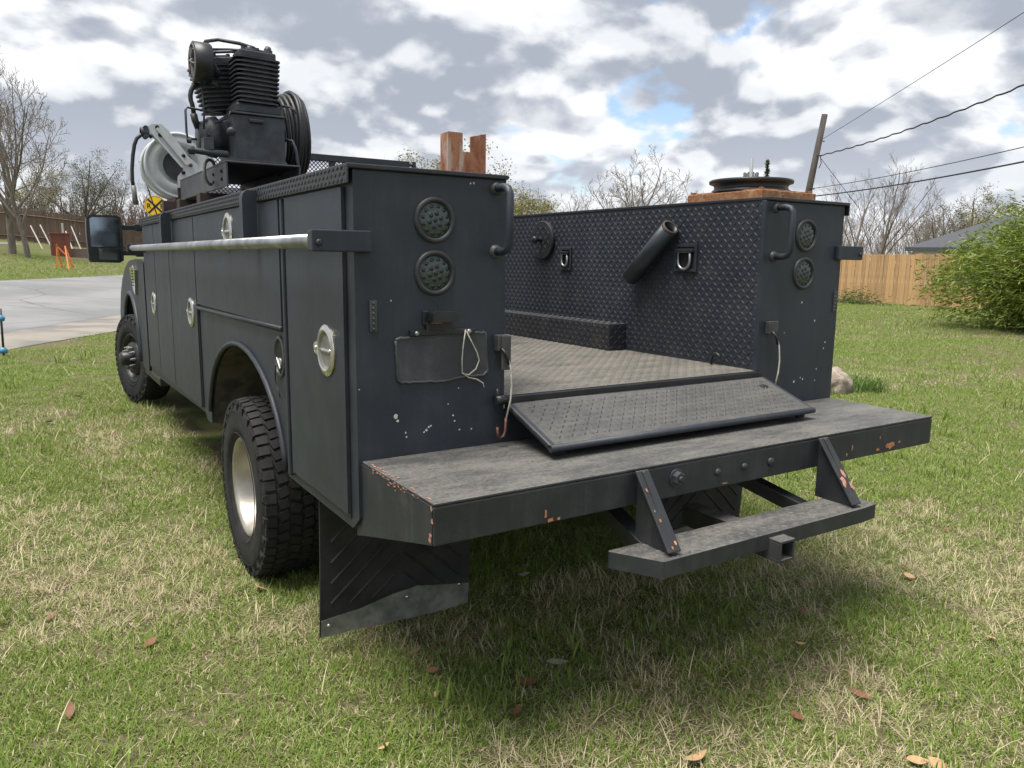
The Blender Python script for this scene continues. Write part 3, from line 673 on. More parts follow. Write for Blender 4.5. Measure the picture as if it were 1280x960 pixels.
    f = MB(); f.box(-.33, .33, 2.6, 4.2, .50, .72); f.build('fuel_tank', [BLACK], truck, bv=.03)
    # small open square tube beside the flap
    q = MB(); w = .020
    for a0, a1, b0, b1 in ((-w, w, w - .004, w), (-w, w, -w * 1.6, -w * 1.6 + .004), (-w, -w + .004, -w * 1.55, w - .0035), (w - .004, w, -w * 1.55, w - .0035)): q.box(-1.105 + a0, -1.105 + a1, .12, .40, .535 + b0, .535 + b1)
    q.build('square_tube', [GALV], truck)
bumper()
# ------- mud flaps
def flap(s):
    y = .46; x0, x1 = sorted((s * 1.165, s * .52)); zt, zb = .62, -.030; n, m = 14, 14
    p = MB(); vs = []
    for k in (0, 1):
        for i in range(n + 1):
            for j in range(m + 1):
                u = i / n; v = j / m; x = x0 + (x1 - x0) * u; z = zt + (zb - zt) * v
                yy = y + .012 * math.sin(u * 5 + 1) * v + .03 * v * v + k * .010; vs.append((x, yy, z))
    A = (n + 1) * (m + 1); fs = []
    for k in (0, 1):
        for i in range(n):
            for j in range(m):
                a = k * A + i * (m + 1) + j; f = (a, a + 1, a + m + 2, a + m + 1); fs.append(f if k == 0 else f[::-1])
    for i in range(n): fs.append((i * (m + 1) + m, A + i * (m + 1) + m, A + (i + 1) * (m + 1) + m, (i + 1) * (m + 1) + m))
    for j in range(m): fs.append((j, A + j, A + j + 1, j + 1)); fs.append((n * (m + 1) + j, n * (m + 1) + j + 1, A + n * (m + 1) + j + 1, A + n * (m + 1) + j))
    p.add(vs, fs, 0, False); o = p.build('mud_flap', [FLAP], truck)
    def yat(x, z): u = (x - x0) / (x1 - x0); v = (z - zt) / (zb - zt); return y + .012 * math.sin(u * 5 + 1) * v + .03 * v * v
    r_ = MB()
    xm = (x0 + x1) / 2
    for k in range(7):          # raised chevron ribs
        for sg in (-1, 1):
            zc = .60 - k * .085; a = (xm + sg * .02, zc); b = (xm + sg * .28, zc - .24)
            if b[1] < zb + .12: t = max(0, (a[1] - zb - .12) / (a[1] - b[1])); b = (a[0] + (b[0] - a[0]) * t, a[1] + (b[1] - a[1]) * t)
            pa = []
            for i in range(7): t = i / 6; x = a[0] + (b[0] - a[0]) * t; z = a[1] + (b[1] - a[1]) * t; pa.append((x, yat(x, z) - .001, z))
            if b[1] < a[1] - .05: r_.tube(pa, .0055, 4, smooth=False)
    r_.build('flap_rib', [FLAP], o)
    sp = MB(); top = [(x0, zb + .075), (x0 + (x1 - x0) * .15, zb + .085), (x0 + (x1 - x0) * .55, zb + .125), (x0 + (x1 - x0) * .8, zb + .11), (x1, zb + .085)] if s > 0 else [(x0, zb + .07), (x0 + (x1 - x0) * .25, zb + .085), (x0 + (x1 - x0) * .45, zb + .12), (x0 + (x1 - x0) * .62, zb + .135), (x1, zb + .09)]
    nn = 24; ft = lambda x: float(np.interp(x, [q[0] for q in top], [q[1] for q in top]))
    xs = [x0 + .002 + (x1 - x0 - .004) * i / nn for i in range(nn + 1)]
    vs = [(x, yat(x, zb) - .006, zb - .002) for x in xs] + [(x, yat(x, ft(x)) - .006, ft(x)) for x in xs] + [(x, yat(x, zb) - .0015, zb - .002) for x in xs] + [(x, yat(x, ft(x)) - .0015, ft(x)) for x in xs]; K = nn + 1
    sp.add(vs, [(i, i + 1, K + i + 1, K + i) for i in range(nn)] + [(K + i, K + i + 1, 3 * K + i + 1, 3 * K + i) for i in range(nn)] + [(2 * K + i, 3 * K + i, 3 * K + i + 1, 2 * K + i + 1) for i in range(nn)])
    sp.build('weight_strip', [GALV], o)
    for u in (.05, .55, .92):
        x = x0 + (x1 - x0) * u; b = MB(); b.lathe([(0, .008), (.004, .006), (.005, .0005)], (x, yat(x, zb + .05) - .006, zb + .045 + (.05 if u > .1 else 0)), (0, -1, 0), 10); b.build('rivet', [STEEL], o)
    h = MB(); h.box(x0, x1, y - .012, y + .02, .555, .60); h.build('flap_hanger', [BLACK], o)
for s in (-1, 1): flap(s)

# ------- wheels
def tyre_mesh(rad, wid, rimr):
    """tyre centred on origin, axis x, outer face at -x"""
    h = wid / 2; m = MB(); n = 72
    prof = [(-h * .80, rimr), (-h * .97, rimr + .022), (-h * 1.02, rimr + .07), (-h * .99, rad - .055), (-h * .90, rad - .022), (-h * .74, rad - .008), (0, rad - .004), (h * .74, rad - .008), (h * .9, rad - .022), (h * 1.0, rad - .06), (h * 1.02, rimr + .06), (h * .8, rimr)]
    m.lathe(prof, (0, 0, 0), (1, 0, 0), n)
    rr = random.Random(2)
    nb = 50
    for i in range(nb):
        for row, (xc, w, ang, len_) in enumerate(((-.80, .27, 0, .74), (-.40, .27, .35, .74), (0, .27, -.35, .70), (.40, .27, .35, .74), (.80, .27, 0, .74))):
            a = 2 * math.pi * (i + (.5 if row % 2 else 0) + rr.uniform(-.06, .06)) / nb; ln = 2 * math.pi * rad / nb * len_
            er = rad - (.005 if abs(xc) > .7 else 0); up = Vector((0, math.cos(a), math.sin(a))); tg = Vector((0, -math.sin(a), math.cos(a))); ax = Vector((1, 0, 0))
            tg2 = tg * math.cos(ang) + ax * math.sin(ang) * (1 if i % 2 else .6); ax2 = (tg2.cross(up)).normalized()
            tilt = ax2 - up * (.20 * (1 if xc > 0 else -1) if abs(xc) > .7 else 0) * (1 if ax2.x > 0 else -1)
            m.obox(up * (er - .006) + ax * (xc * h), tg2 * (ln / 2), tilt * (w * h * .62), up * .0085)
        if i % 2 == 0:
            for sx in (-1, 1):
                a = 2 * math.pi * i / nb; up = Vector((0, math.cos(a), math.sin(a))); tg = Vector((0, -math.sin(a), math.cos(a)))
                m.obox(up * (rad - .038) + Vector((sx * h * .965, 0, 0)), tg * .013, up * .018, Vector((.006, 0, 0)))
    for rr_, t in ((rimr + .03, .002), (rad - .062, .002)): m.lathe([(-h * 1.015 - .001, rr_), (-h * 1.015 - .004, rr_ + .003), (-h * 1.015 - .001, rr_ + .006)], (0, 0, 0), (1, 0, 0), n)
    return m
def wheel(x_out, y, z, rad, wid, s, kind):
    """wheel facing s (+1 right, -1 left); built facing -x then turned"""
    rimr = .232; loc = (s * (abs(x_out) - wid / 2), y, z); h = wid / 2
    r_ = MB()
    if kind == 'dish':
        r_.lathe([(-h * .84, rimr + .012), (-h * .90, rimr + .004), (-h * .88, rimr - .010), (-h * .72, rimr - .020), (-h * .1, rimr - .026), (h * .30, rimr - .055), (h * .36, .12), (h * .36, .09)], (0, 0, 0), (1, 0, 0), 64)
        r_.lathe([(h * .36, .12), (h * .34, .0005)], (0, 0, 0), (1, 0, 0), 48, 0, False)
        mats = [ALU]
    else:
        r_.lathe([(-h * .84, rimr + .012), (-h * .90, rimr + .004), (-h * .88, rimr - .010), (-h * .6, rimr - .022), (-h * .2, rimr - .045), (-h * .55, .165), (-h * .86, .15), (-h * .90, .11), (-h * .90, .0005)], (0, 0, 0), (1, 0, 0), 64); mats = [BLACK]
    me_r = r_.mesh('wheel', mats); o = bpy.data.objects.new('wheel', me_r); COL.objects.link(o); o.location = loc
    if s > 0: o.rotation_euler = (0, 0, math.pi)
    o.parent = truck; o.matrix_parent_inverse = Matrix.Translation(-Vector(truck.location))
    def sub(mb, nm, mats):
        me = mb.mesh(nm, mats); c = bpy.data.objects.new(nm, me); COL.objects.link(c); c.parent = o; return c
    key = (rad, wid)
    if key not in TY: TY[key] = tyre_mesh(rad, wid, rimr).mesh('tyre', [RUBBER])
    c = bpy.data.objects.new('tyre', TY[key]); COL.objects.link(c); c.parent = o
    hb = MB()
    xo = h * .34 if kind == 'dish' else -h * .90
    hb.lathe([(xo, .070), (xo - (.05 if kind == 'dish' else .085), .066), (xo - (.06 if kind == 'dish' else .10), .055), (xo - (.06 if kind == 'dish' else .10), .0005)], (0, 0, 0), (1, 0, 0), 28); sub(hb, 'hub', [ALU if kind == 'dish' else BLACK])
    for i in range(10):
        a = 2 * math.pi * i / 10; nb = MB(); nb.lathe([(xo, .014), (xo - .03, .014), (xo - .034, .009), (xo - .05, .008), (xo - .05, .0005)], (0, .105 * math.cos(a), .105 * math.sin(a)), (1, 0, 0), 6, smooth=False); sub(nb, 'lug_nut', [GALV])
    if kind != 'dish':
        for i in range(4):
            a = 2 * math.pi * (i + .35) / 4; nb = MB(); up = Vector((0, math.cos(a), math.sin(a))); tg = Vector((0, -math.sin(a), math.cos(a)))
            nb.lathe([(-h * .40, .030), (-h * .42, .0005)], up * .186, (1, 0, 0), 14); sub(nb, 'hand_hole', [DARKIN])
    return o
TY = {}
RW = .430
for s in (-1, 1): wheel(1.215, 1.470, GZ + RW - .010, RW, .275, s, 'dish')
for s in (-1, 1): wheel(1.175, 6.03, .430, .422, .245, s, 'steel').rotation_euler.z += R(13)

# ------- cab
def cab():
    c = MB(); y0, y1 = 4.50, 5.86
    prof = [(y0, .62), (y0, 1.40), (y1 + .10, 1.40), (y1 + .10, .62)]
    c.prism(prof, 0, -.96, .96)
    belt = [(-.955, y0, 1.40), (.955, y0, 1.40), (.955, y1 + .12, 1.40), (-.955, y1 + .12, 1.40)]; roof = [(-.80, y0 + .04, 1.93), (.80, y0 + .04, 1.93), (.80, y1 - .50, 1.93), (-.80, y1 - .50, 1.93)]; rt = [(-.70, y0 + .12, 1.985), (.70, y0 + .12, 1.985), (.70, y1 - .62, 1.985), (-.70, y1 - .62, 1.985)]
    c.add(belt + roof + rt, [(0, 1, 5, 4), (1, 2, 6, 5), (2, 3, 7, 6), (3, 0, 4, 7), (4, 5, 9, 8), (5, 6, 10, 9), (6, 7, 11, 10), (7, 4, 8, 11), (8, 9, 10, 11)])
    o = c.build('cab', [PAINT], truck, bv=.02)
    def pane(q, off, nm):
        q = [Vector(p) for p in q]; n = (q[1] - q[0]).cross(q[3] - q[0]).normalized(); ctr = sum(q, Vector()) / 4
        if n.dot(ctr - Vector((0, 5.1, 1.5))) < 0: n = -n
        q = [ctr + (p - ctr) * .86 for p in q]; g = MB(); g.add([p + n * off for p in q] + [p + n * (off - .02) for p in q], [(0, 1, 2, 3), (0, 1, 5, 4), (1, 2, 6, 5), (2, 3, 7, 6), (3, 0, 4, 7)]); g.build(nm, [GLASSD], o)
    pane([belt[2], belt[3], roof[3], roof[2]], .004, 'windshield'); pane([belt[0], belt[1], roof[1], roof[0]], .004, 'rear_window'); pane([belt[3], belt[0], roof[0], roof[3]], .004, 'side_window'); pane([belt[1], belt[2], roof[2], roof[1]], .004, 'side_window')
    for s in (-1, 1):
        d = MB(); d.box(*sorted((s * .958, s * .972)), 4.62, 5.72, .66, 1.385); d.build('door', [PAINT], o, bv=.008)
        h = MB(); h.box(*sorted((s * .97, s * 1.0)), 4.70, 4.88, 1.20, 1.235); h.build('door_handle', [BLACK], o, bv=.008)
        # front fender with its arch
        a = arc(6.03, .46, .555, .60, 0, 180, 18)
        pts = [(5.05, .42), (5.05, 1.375), (5.5, 1.385), (5.98, 1.365), (6.30, 1.30), (6.62, 1.175), (6.85, 1.02), (7.0, .82), (7.04, .62), (7.02, .46)] + [q for q in a] + [(5.40, .42)]
        f = MB(); f.prism(pts, 0, s * 1.128, s * .80); fo = f.build('front_fender', [PAINT], truck, bv=.035)
        fl = MB(); fl.tube([(s * 1.131, y, z) for y, z in a], .022, 8); fl.build('arch_lip', [PAINT], fo)
        v = MB(); v.prism([(5.50, 1.06), (5.62, 1.10), (5.80, 1.30), (5.60, 1.325), (5.44, 1.29)], 0, s * 1.126, s * 1.150); vo = v.build('fender_vent', [CHROME], fo, bv=.004)
        v = MB()
        for k in range(6): v.box(*sorted((s * 1.1505, s * 1.152)), 5.56, 5.675, 1.14 + k * .026, 1.152 + k * .026)
        v.build('vent_slot', [DARKIN], fo)
        rb = MB(); rb.box(*sorted((s * .92, s * 1.12)), 4.55, 5.42, .36, .43); rb.build('running_board', [BLACK], truck, bv=.01)
    hd = MB(); hd.prism([(5.90, 1.05), (5.90, 1.43), (6.5, 1.40), (6.95, 1.31), (7.08, 1.22), (7.10, 1.05)], 0, -.82, .82); hd.build('hood', [PAINT], truck, bv=.03)
    gr = MB(); gr.box(-.62, .62, 7.04, 7.12, .72, 1.15)
    for k in range(3): gr.box(-.60, .60, 7.12, 7.135, .78 + k * .13, .84 + k * .13, 1)
    gr.build('grille', [BLACK, CHROME], truck, bv=.008)
    for s in (-1, 1): l = MB(); l.box(*sorted((s * .65, s * 1.02)), 6.98, 7.09, .80, 1.12); l.build('headlight', [simple('headlight_glass', (.6, .62, .64), .1)], truck, bv=.02)
    b = MB(); b.prism([(-1.06, 7.0), (-1.0, 7.2), (1.0, 7.2), (1.06, 7.0)], 2, .48, .70); b.build('front_bumper', [BLACK], truck, bv=.015)
    # headache rack with mesh
    r_ = MB(); y = 4.46
    r_.box(-.98, 1.08, y - .025, y + .025, 2.240, 2.296)
    for x in (-.95, -.3, .35, 1.03): r_.box(x - .025, x + .025, y - .02, y + .02, HT + .012, 2.240)
    r_.box(-.98, 1.05, y - .02, y + .02, 1.80, 1.84); r_.tube([(1.08, y, 2.268), (1.15, y, 2.268)], .014, 8); r_.box(1.115, 1.15, y - .012, y + .012, 2.24, 2.30)
    ro = r_.build('headache_rack', [PAINT], truck, bv=.004)
    ms = MB(); n = 58
    for i in range(n):
        for sg in (-1, 1):
            x = -.95 + 2.0 * i / n; x2 = x + sg * .40
            a, b = (x, y, 1.84), (x2, y, 2.241)
            if -.95 < x2 < 1.04: ms.bar(a, b, .006, .006, up=(0, 1, 0))
    ms.build('rack_mesh', [PAINT], ro, fix=False)
    an = MB(); an.tube([(-.99, 4.72, 1.40), (-1.05, 4.68, 1.75), (-1.165, 4.62, 2.15)], [.006, .005, .0035], 6); an.build('antenna', [BLACK], truck)
    for s in (-1, 1):
        # towing mirror
        y = 5.30; xc = s * 1.375; mb = MB()
        pr = [(xc - .135, 1.375), (xc - .12, 1.355), (xc + .10, 1.350), (xc + .132, 1.372), (xc + .136, 1.60), (xc + .128, 1.735), (xc + .10, 1.752), (xc - .105, 1.752), (xc - .135, 1.73), (xc - .140, 1.6)]
        mb.prism(pr, 1, y, y + .13); mo = mb.build('mirror', [BLACK], truck, bv=.018)
        g = MB(); g.prism([(xc - .112, 1.485), (xc + .110, 1.485), (xc + .110, 1.715), (xc + .095, 1.732), (xc - .095, 1.732), (xc - .112, 1.715)], 1, y - .004, y + .004); gl = g.build('mirror_glass', [MIRROR], mo)
        g = MB(); e = -s * .025; g.prism([(xc - .082 + e, 1.378), (xc + .085 + e, 1.372), (xc + .085 + e, 1.468), (xc - .082 + e, 1.468)], 1, y - .006, y + .004); g.build('spot_glass', [MIRROR2], mo)
        for z in (1.655, 1.435):
            a = MB(); a.bar((s * .95, y + .06, z), (s * 1.25, y + .06, z), .055, .042); a.bar((s * .95, y + .06, z), (s * 1.14, y + .06, z), .075, .062); a.build('mirror_arm', [BLACK], mo, bv=.006)
MIRROR2 = simple('spot_mirror_glass', (.35, .40, .40), .05, 1., var=.02)
cab()
# ---------------------------------------------------------------- machines on the box tops
def compressor():
    t = thing('air_compressor', 'black finned piston air compressor on a steel channel tray above the utility box', 'compressor', (-.9, 2.55, HT + .013))
    y = 2.0; x0, x1, z0, z1 = -1.098, -.708, 1.778, 1.908
    tr = MB(); tr.box(x0, x1, y, 3.30, z1 - .010, z1); tr.box(x0, x0 + .010, y, 3.30, z0, z1 - .0105); tr.box(x1 - .010, x1, y, 3.30, z0, z1 - .0105)
    to = tr.build('tray', [simple('tray_paint', (.045, .048, .054), .55, var=.35, bumps=.15)], t, bv=.003)
    for yy in (2.55, 3.20):
        b = MB(); b.box(-1.135, -.66, yy - .05, yy + .05, HT + .012, z0 - .001); b.build('support_beam', [BROWNST], t, bv=.004)
    b = MB(); b.box(-1.00, -.66, 2.02, 2.10, HT + .012, z0 - .001); b.build('support_beam', [BROWNST], t, bv=.004)
    for yy in (2.10, 2.30):
        for zz in (1.82, 1.86): b = MB(); b.lathe([(0, .009), (.006, .009), (.006, .0005)], (x0, yy, zz), (-1, 0, 0), 8); b.build('bolt', [DARKIN], to)
    cl = MB(); cl.tube([(x0 - .02 + .035 * math.sin(a), 2.28 + .02 * math.sin(a), 1.87 + .065 * math.cos(a)) for a in [i * .35 + 3 for i in range(13)]], .009, 6); cl.build('cable_loop', [GALV], t)
    # crankcase cover box
    bx = MB(); bx.box(-1.046, -.776, 2.04, 2.36, z1, 2.150); bo = bx.build('crankcase', [CASTIRON], t, bv=.006)
    l = MB(); l.box(-1.050, -.772, 2.03, 2.37, 2.150, 2.160); l.build('cover_lip', [CASTIRON], bo, bv=.003)
    l = MB(); l.box(-.96, -.89, 2.020, 2.041, 2.112, 2.128); l.build('cover_tab', [CASTIRON], bo, bv=.003)
    l = MB(); l.box(-1.052, -.77, 2.034, 2.05, z1, z1 + .014); l.build('foot_flange', [CASTIRON], bo, bv=.003)
    fl = MB(); fl.box(-1.02, -.785, 2.06, 2.36, 2.160, 2.215); fl.build('cylinder_base', [CASTIRON], bo, bv=.012)
    # finned cylinders
    def cylinder(c, ax, w0, w1, dep, h, nf):
        ax = Vector(ax).normalized(); c = Vector(c); sx = Vector((0, 1, 0)).cross(ax).normalized(); sy = ax.cross(sx)
        core = MB(); core.obox(c + ax * (h / 2), sx * (w0 * .40), sy * (dep * .40), ax * (h / 2)); o = core.build('cylinder', [CASTIRON], t, bv=.03)
        for i in range(nf):
            f = MB(); tt = i / (nf - 1); w = w0 + (w1 - w0) * tt; p = c + ax * (h * (.04 + .80 * tt)); q = []
            for sxx, syy, a0 in ((1, 1, 0), (-1, 1, 90), (-1, -1, 180), (1, -1, 270)):
                for k in range(4): a = R(a0 + 30 * k); q.append((sxx * (w / 2 - .03) + .03 * math.cos(a), syy * (dep / 2 - .03) + .03 * math.sin(a)))
            n = len(q); vs = [p + sx * a + sy * b for a, b in q] + [p + sx * a + sy * b + ax * .0075 for a, b in q]
            f.add(vs, [tuple(range(n))[::-1], tuple(range(n, 2 * n))] + [(k, (k + 1) % n, n + (k + 1) % n, n + k) for k in range(n)]); f.build('fin', [CASTIRON], o)
        hd = MB(); p = c + ax * (h * .93); hd.obox(p, sx * (w1 * .40), sy * (dep * .42), ax * (h * .07)); hd.obox(p + ax * (h * .085), sx * (w1 * .32), sy * (dep * .34), ax * (h * .03)); hd.build('head', [CASTIRON], o, bv=.008)
        for a, b in ((-.3, -.3), (.3, -.3), (-.3, .3), (.3, .3), (0, -.33)):
            k = MB(); k.lathe([(0, .011), (.016, .011), (.016, .0005)], p + ax * (h * .07) + sx * (a * w1) + sy * (b * dep), tuple(ax), 6, smooth=False); k.build('head_bolt', [CASTIRON], o)
        return o
    cylinder((-.902, 2.14, 2.205), (.02, 0, 1), .215, .235, .19, .275, 11)
    cylinder((-1.02, 2.36, 2.19), (-.16, 0, 1), .20, .25, .19, .285, 11)
    e = MB(); e.tube([(-.835, 2.10, 2.47), (-.835, 2.10, 2.50), (-.83, 2.10, 2.515)], [.020, .020, .014], 10); e.tube([(-.93, 2.10, 2.47), (-.93, 2.10, 2.505)], .016, 10); e.tube([(-1.07, 2.34, 2.45), (-1.07, 2.34, 2.505), (-1.07, 2.34, 2.52)], [.022, .022, .03], 10); e.build('fitting', [CASTIRON], t)
    p = MB(); p.tube([(-1.07, 2.34, 2.51), (-1.12, 2.30, 2.520), (-1.125, 2.2, 2.522), (-1.08, 2.12, 2.520), (-.98, 2.10, 2.512), (-.905, 2.10, 2.50), (-.888, 2.10, 2.485), (-.89, 2.10, 2.48)], .0095, 8)
    p.tube([(-1.20, 2.2, 2.455), (-1.15, 2.2, 2.475), (-1.08, 2.25, 2.485), (-1.0, 2.2, 2.49), (-.94, 2.15, 2.48)], .008, 8); p.tube([(-1.08, 2.3, 2.51), (-1.0, 2.2, 2.50), (-.95, 2.14, 2.49)], .007, 8); p.build('copper_line', [CASTIRON], t)
    # intake filter drum
    d = MB(); fc = (-1.212, 2.13, 2.397); d.lathe([(.004, .0005), (.004, .084), (0, .092), (.004, .099), (.080, .099), (.090, .092), (.090, .0005)], fc, (1, 0, 0), 36); fo = d.build('intake_filter', [BLACK], t)
    g = MB(); g.lathe([(0, .018), (-.006, .016), (-.006, .0005)], fc, (1, 0, 0), 12)
    for i in range(6):
        a = i * math.pi / 3 + .3; g.bar((fc[0] - .001, fc[1] + .02 * math.cos(a), fc[2] + .02 * math.sin(a)), (fc[0] - .001, fc[1] + .075 * math.cos(a), fc[2] + .075 * math.sin(a)), .004, .014, up=(1, 0, 0))
    g.lathe([(.001, .080), (-.003, .084), (.001, .090)], fc, (1, 0, 0), 30); g.build('filter_grille', [simple('dusty_grey', (.16, .16, .155), .7)], fo)
    g = MB(); g.tube([(-1.13, 2.13, 2.397), (-1.10, 2.2, 2.39), (-1.07, 2.27, 2.385)], .028, 12); g.build('intake_neck', [CASTIRON], fo)
    r_ = MB(); r_.tube([(-1.17, 2.13, 2.30), (-1.165, 2.13, 2.16), (-1.17, 2.13, 2.07)], .005, 6); r_.build('drain_line', [CASTIRON], t)
    # bearing carrier, side hoses
    b = MB(); b.lathe([(-.14, .0005), (-.14, .07), (-.10, .085), (-.09, .10), (-.05, .108), (-.03, .09), (.0, .085)], (-1.045, 2.22, 2.045), (1, 0, 0), 30); bo = b.build('bearing_carrier', [CASTIRON], t)
    for i in range(6): a = i * math.pi / 3; k = MB(); k.lathe([(0, .010), (-.014, .010), (-.014, .0005)], (-1.14, 2.22 + .085 * math.cos(a), 2.045 + .085 * math.sin(a)), (1, 0, 0), 6, smooth=False); k.build('bolt', [CASTIRON], bo)
    h = MB(); h.tube([(-1.20, 2.2, 2.135)] + [(-1.13 + .085 * math.cos(R(a)), 2.2, 2.235 + .085 * math.sin(R(a)) * 1.05) for a in range(205, 29, -15)], .012, 8); h.tube([(-1.185, 2.19, 2.08), (-1.20, 2.19, 2.12), (-1.205, 2.19, 2.15)], .018, 8); h.build('looped_hose', [HOSE], t)
    h = MB(); h.tube([(-1.20, 2.16, 2.02), (-1.245, 2.16, 2.02), (-1.25, 2.16, 2.05), (-1.25, 2.16, 2.16), (-1.24, 2.16, 2.175), (-1.10, 2.18, 2.165), (-1.06, 2.18, 2.165)], .006, 8); h.lathe([(0, .014), (.02, .014)], (-1.25, 2.16, 2.01), (1, 0, 0), 8); h.tube([(-1.12, 2.1, 2.10), (-1.06, 2.06, 2.13), (-1.05, 2.05, 2.16)], .005, 6); h.build('oil_line', [CASTIRON], t)
    v = MB(); v.tube([(-1.27, 2.06, 1.952), (-1.20, 2.06, 1.948), (-1.07, 2.07, 1.945)], [.014, .016, .018], 10); v.lathe([(-.01, .0005), (-.01, .022), (.02, .022), (.02, .0005)], (-1.255, 2.06, 1.951), (1, 0, 0), 8); v.box(-1.19, -1.14, 2.05, 2.12, 1.96, 2.02); v.build('drain_valve', [CASTIRON], t, bv=.002)
    v = MB(); v.lathe([(0, .018), (.035, .022), (.05, .016), (.05, .0005)], (-1.06, 2.045, 2.055), (0, -1, 0), 12); v.build('oil_filler', [CASTIRON], t)
    v = MB(); v.tube([(-.772, 2.08, 2.22), (-.74, 2.05, 2.215), (-.715, 2.04, 2.195), (-.71, 2.04, 2.18)], .006, 6); v.tube([(-.77, 2.10, 2.05), (-.73, 2.06, 2.04), (-.715, 2.05, 1.99), (-.705, 2.05, 1.90), (-.69, 2.06, 1.86)], .009, 8); v.build('feed_line', [CASTIRON], t)
compressor()
def black_reel():
    t = thing('hose_bundle', 'thick coil of black hose hung upright beside the finned compressor', 'hose', (-.63, 2.35, HT + .012))
    c = Vector((-.66, 2.36, 2.10))
    rr = random.Random(4)
    for k in range(7):
        x = c.x + (k - 3) * .019; ra = .222 - .010 * abs(k - 3) + rr.uniform(-.006, .006); rb = ra * 1.09
        m = MB(); path = [(x + .006 * math.sin(a * 2 + k), c.y + ra * math.cos(a), c.z + rb * math.sin(a) + rr.uniform(-.001, .001)) for a in [2 * math.pi * i / 40 for i in range(41)]]
        m.tube(path, .0125, 8, cap=False); m.build('hose_turn', [HOSE], t)
    d = MB(); d.lathe([(-.035, .205), (-.03, .15), (-.03, .05), (.03, .05), (.03, .15), (.035, .205)], c, (1, 0, 0), 32); d.build('drum', [BLACK], t)
    s_ = MB(); s_.box(-.70, -.61, 2.30, 2.42, HT + .012, 1.90); s_.build('stand', [BLACK], t, bv=.004)
black_reel()
def silver_reel():
    t = thing('hose_reel', 'pale grey metal hose reel with slanted guide arm and hanging hose end', 'hose reel', (-1.05, 3.50, HT + .013))
    y = 3.42; c = Vector((-1.075, y, 2.010))
    for k, yy in ((0, y), (1, y + .20)):
        d = MB(); d.lathe([(.03, .100), (.028, .112), (.010, .128), (.003, .135), (.001, .178), (.006, .184), (.006, .194), (-.004, .200), (-.004, .210), (.004, .216), (.016, .216), (.016, .195)], (c.x, yy, c.z), (0, 1, 0), 48); d.lathe([(.032, .102), (.032, .0005)], (c.x, yy, c.z), (0, 1, 0), 32, 1); d.build('side_plate', [WHITEP, simple_bez], t)
    h = MB(); h.lathe([(.012, .10), (.19, .10)], (c.x, y, c.z), (0, 1, 0), 32); h.build('drum', [WHITEP], t)
    for k in range(5):
        m = MB(); m.tube([(c.x + .135 * math.cos(a), y + .04 + .03 * k, c.z + .135 * math.sin(a)) for a in [2 * math.pi * i / 30 for i in range(31)]], .014, 8, cap=False); m.build('hose_turn', [HOSE], t)
    y2 = y - .055
    P = lambda px, py, yy=y2: on_plane(px, py, 1, yy)
    a = MB(); q = [(185, 158), (190, 155), (202, 155.5), (211, 164), (236, 196), (246, 205), (252, 218), (256, 232), (222, 235), (222, 221), (229, 212), (226, 205), (188, 170)]
    pts = [(P(*v).x, P(*v).z) for v in q]; a.prism(pts, 1, y2 - .006, y2); ao = a.build('guide_arm', [WHITEP], t, bv=.002)
    f = MB(); f.bar(P(196, 160, y2 - .014), P(234, 206, y2 - .014), .016, .012, up=(0, 1, 0)); f.bar(P(190, 166, y2 - .014), P(228, 209, y2 - .014), .012, .012, up=(0, 1, 0)); f.build('arm_rib', [WHITEP], ao)
    for px, py, m_ in ((238, 206.5, BRASS), (196, 159, DARKIN), (200, 169, DARKIN), (229, 195, DARKIN), (229, 216, DARKIN)): k = MB(); w = P(px, py); k.lathe([(0, .012), (.010, .012), (.012, .006), (.012, .0005)], (w.x, y2 - .005, w.z), (0, -1, 0), 10); k.build('bolt', [m_], ao)
    b = MB(); w = P(234, 232); b.box(w.x - .08, w.x + .12, y2 - .001, y + .26, HT + .09, HT + .115); b.box(w.x - .06, w.x + .08, y2 - .0012, y2 + .012, HT + .11, w.z + .03); b.box(P(204, 250).x, w.x + .16, y2 + .0, y2 + .07, HT + .012, HT + .09); b.build('mount', [BROWNST], t, bv=.003)
    r_ = MB()
    w = P(186, 166); r_.cyl((w.x - .02, y2 - .03, w.z - .025), (w.x - .02, y2 + .03, w.z - .025), .016, 12); r_.cyl((w.x - .02, y2 - .03, w.z + .025), (w.x - .02, y2 + .03, w.z + .025), .016, 12); r_.lathe([(0, .030), (.05, .030)], (w.x - .05, y2, w.z), (1, 0, 0), 14); r_.build('hose_guide', [CASTIRON], t)
    hs = MB(); hs.tube([P(x, yy_) for x, yy_ in [(190, 172), (183, 167), (176, 169), (171, 173), (168, 181), (166, 195), (165, 212), (165.5, 226), (167, 236)]], .0115, 10); hs.build('hanging_hose', [HOSE], t)
    hs = MB(); hs.tube([P(x, yy_) for x, yy_ in [(166.6, 232), (168, 242), (170, 256)]], [.0150, .0155, .0165], 10); hs.build('hose_sleeve', [GALV], t)
silver_reel()
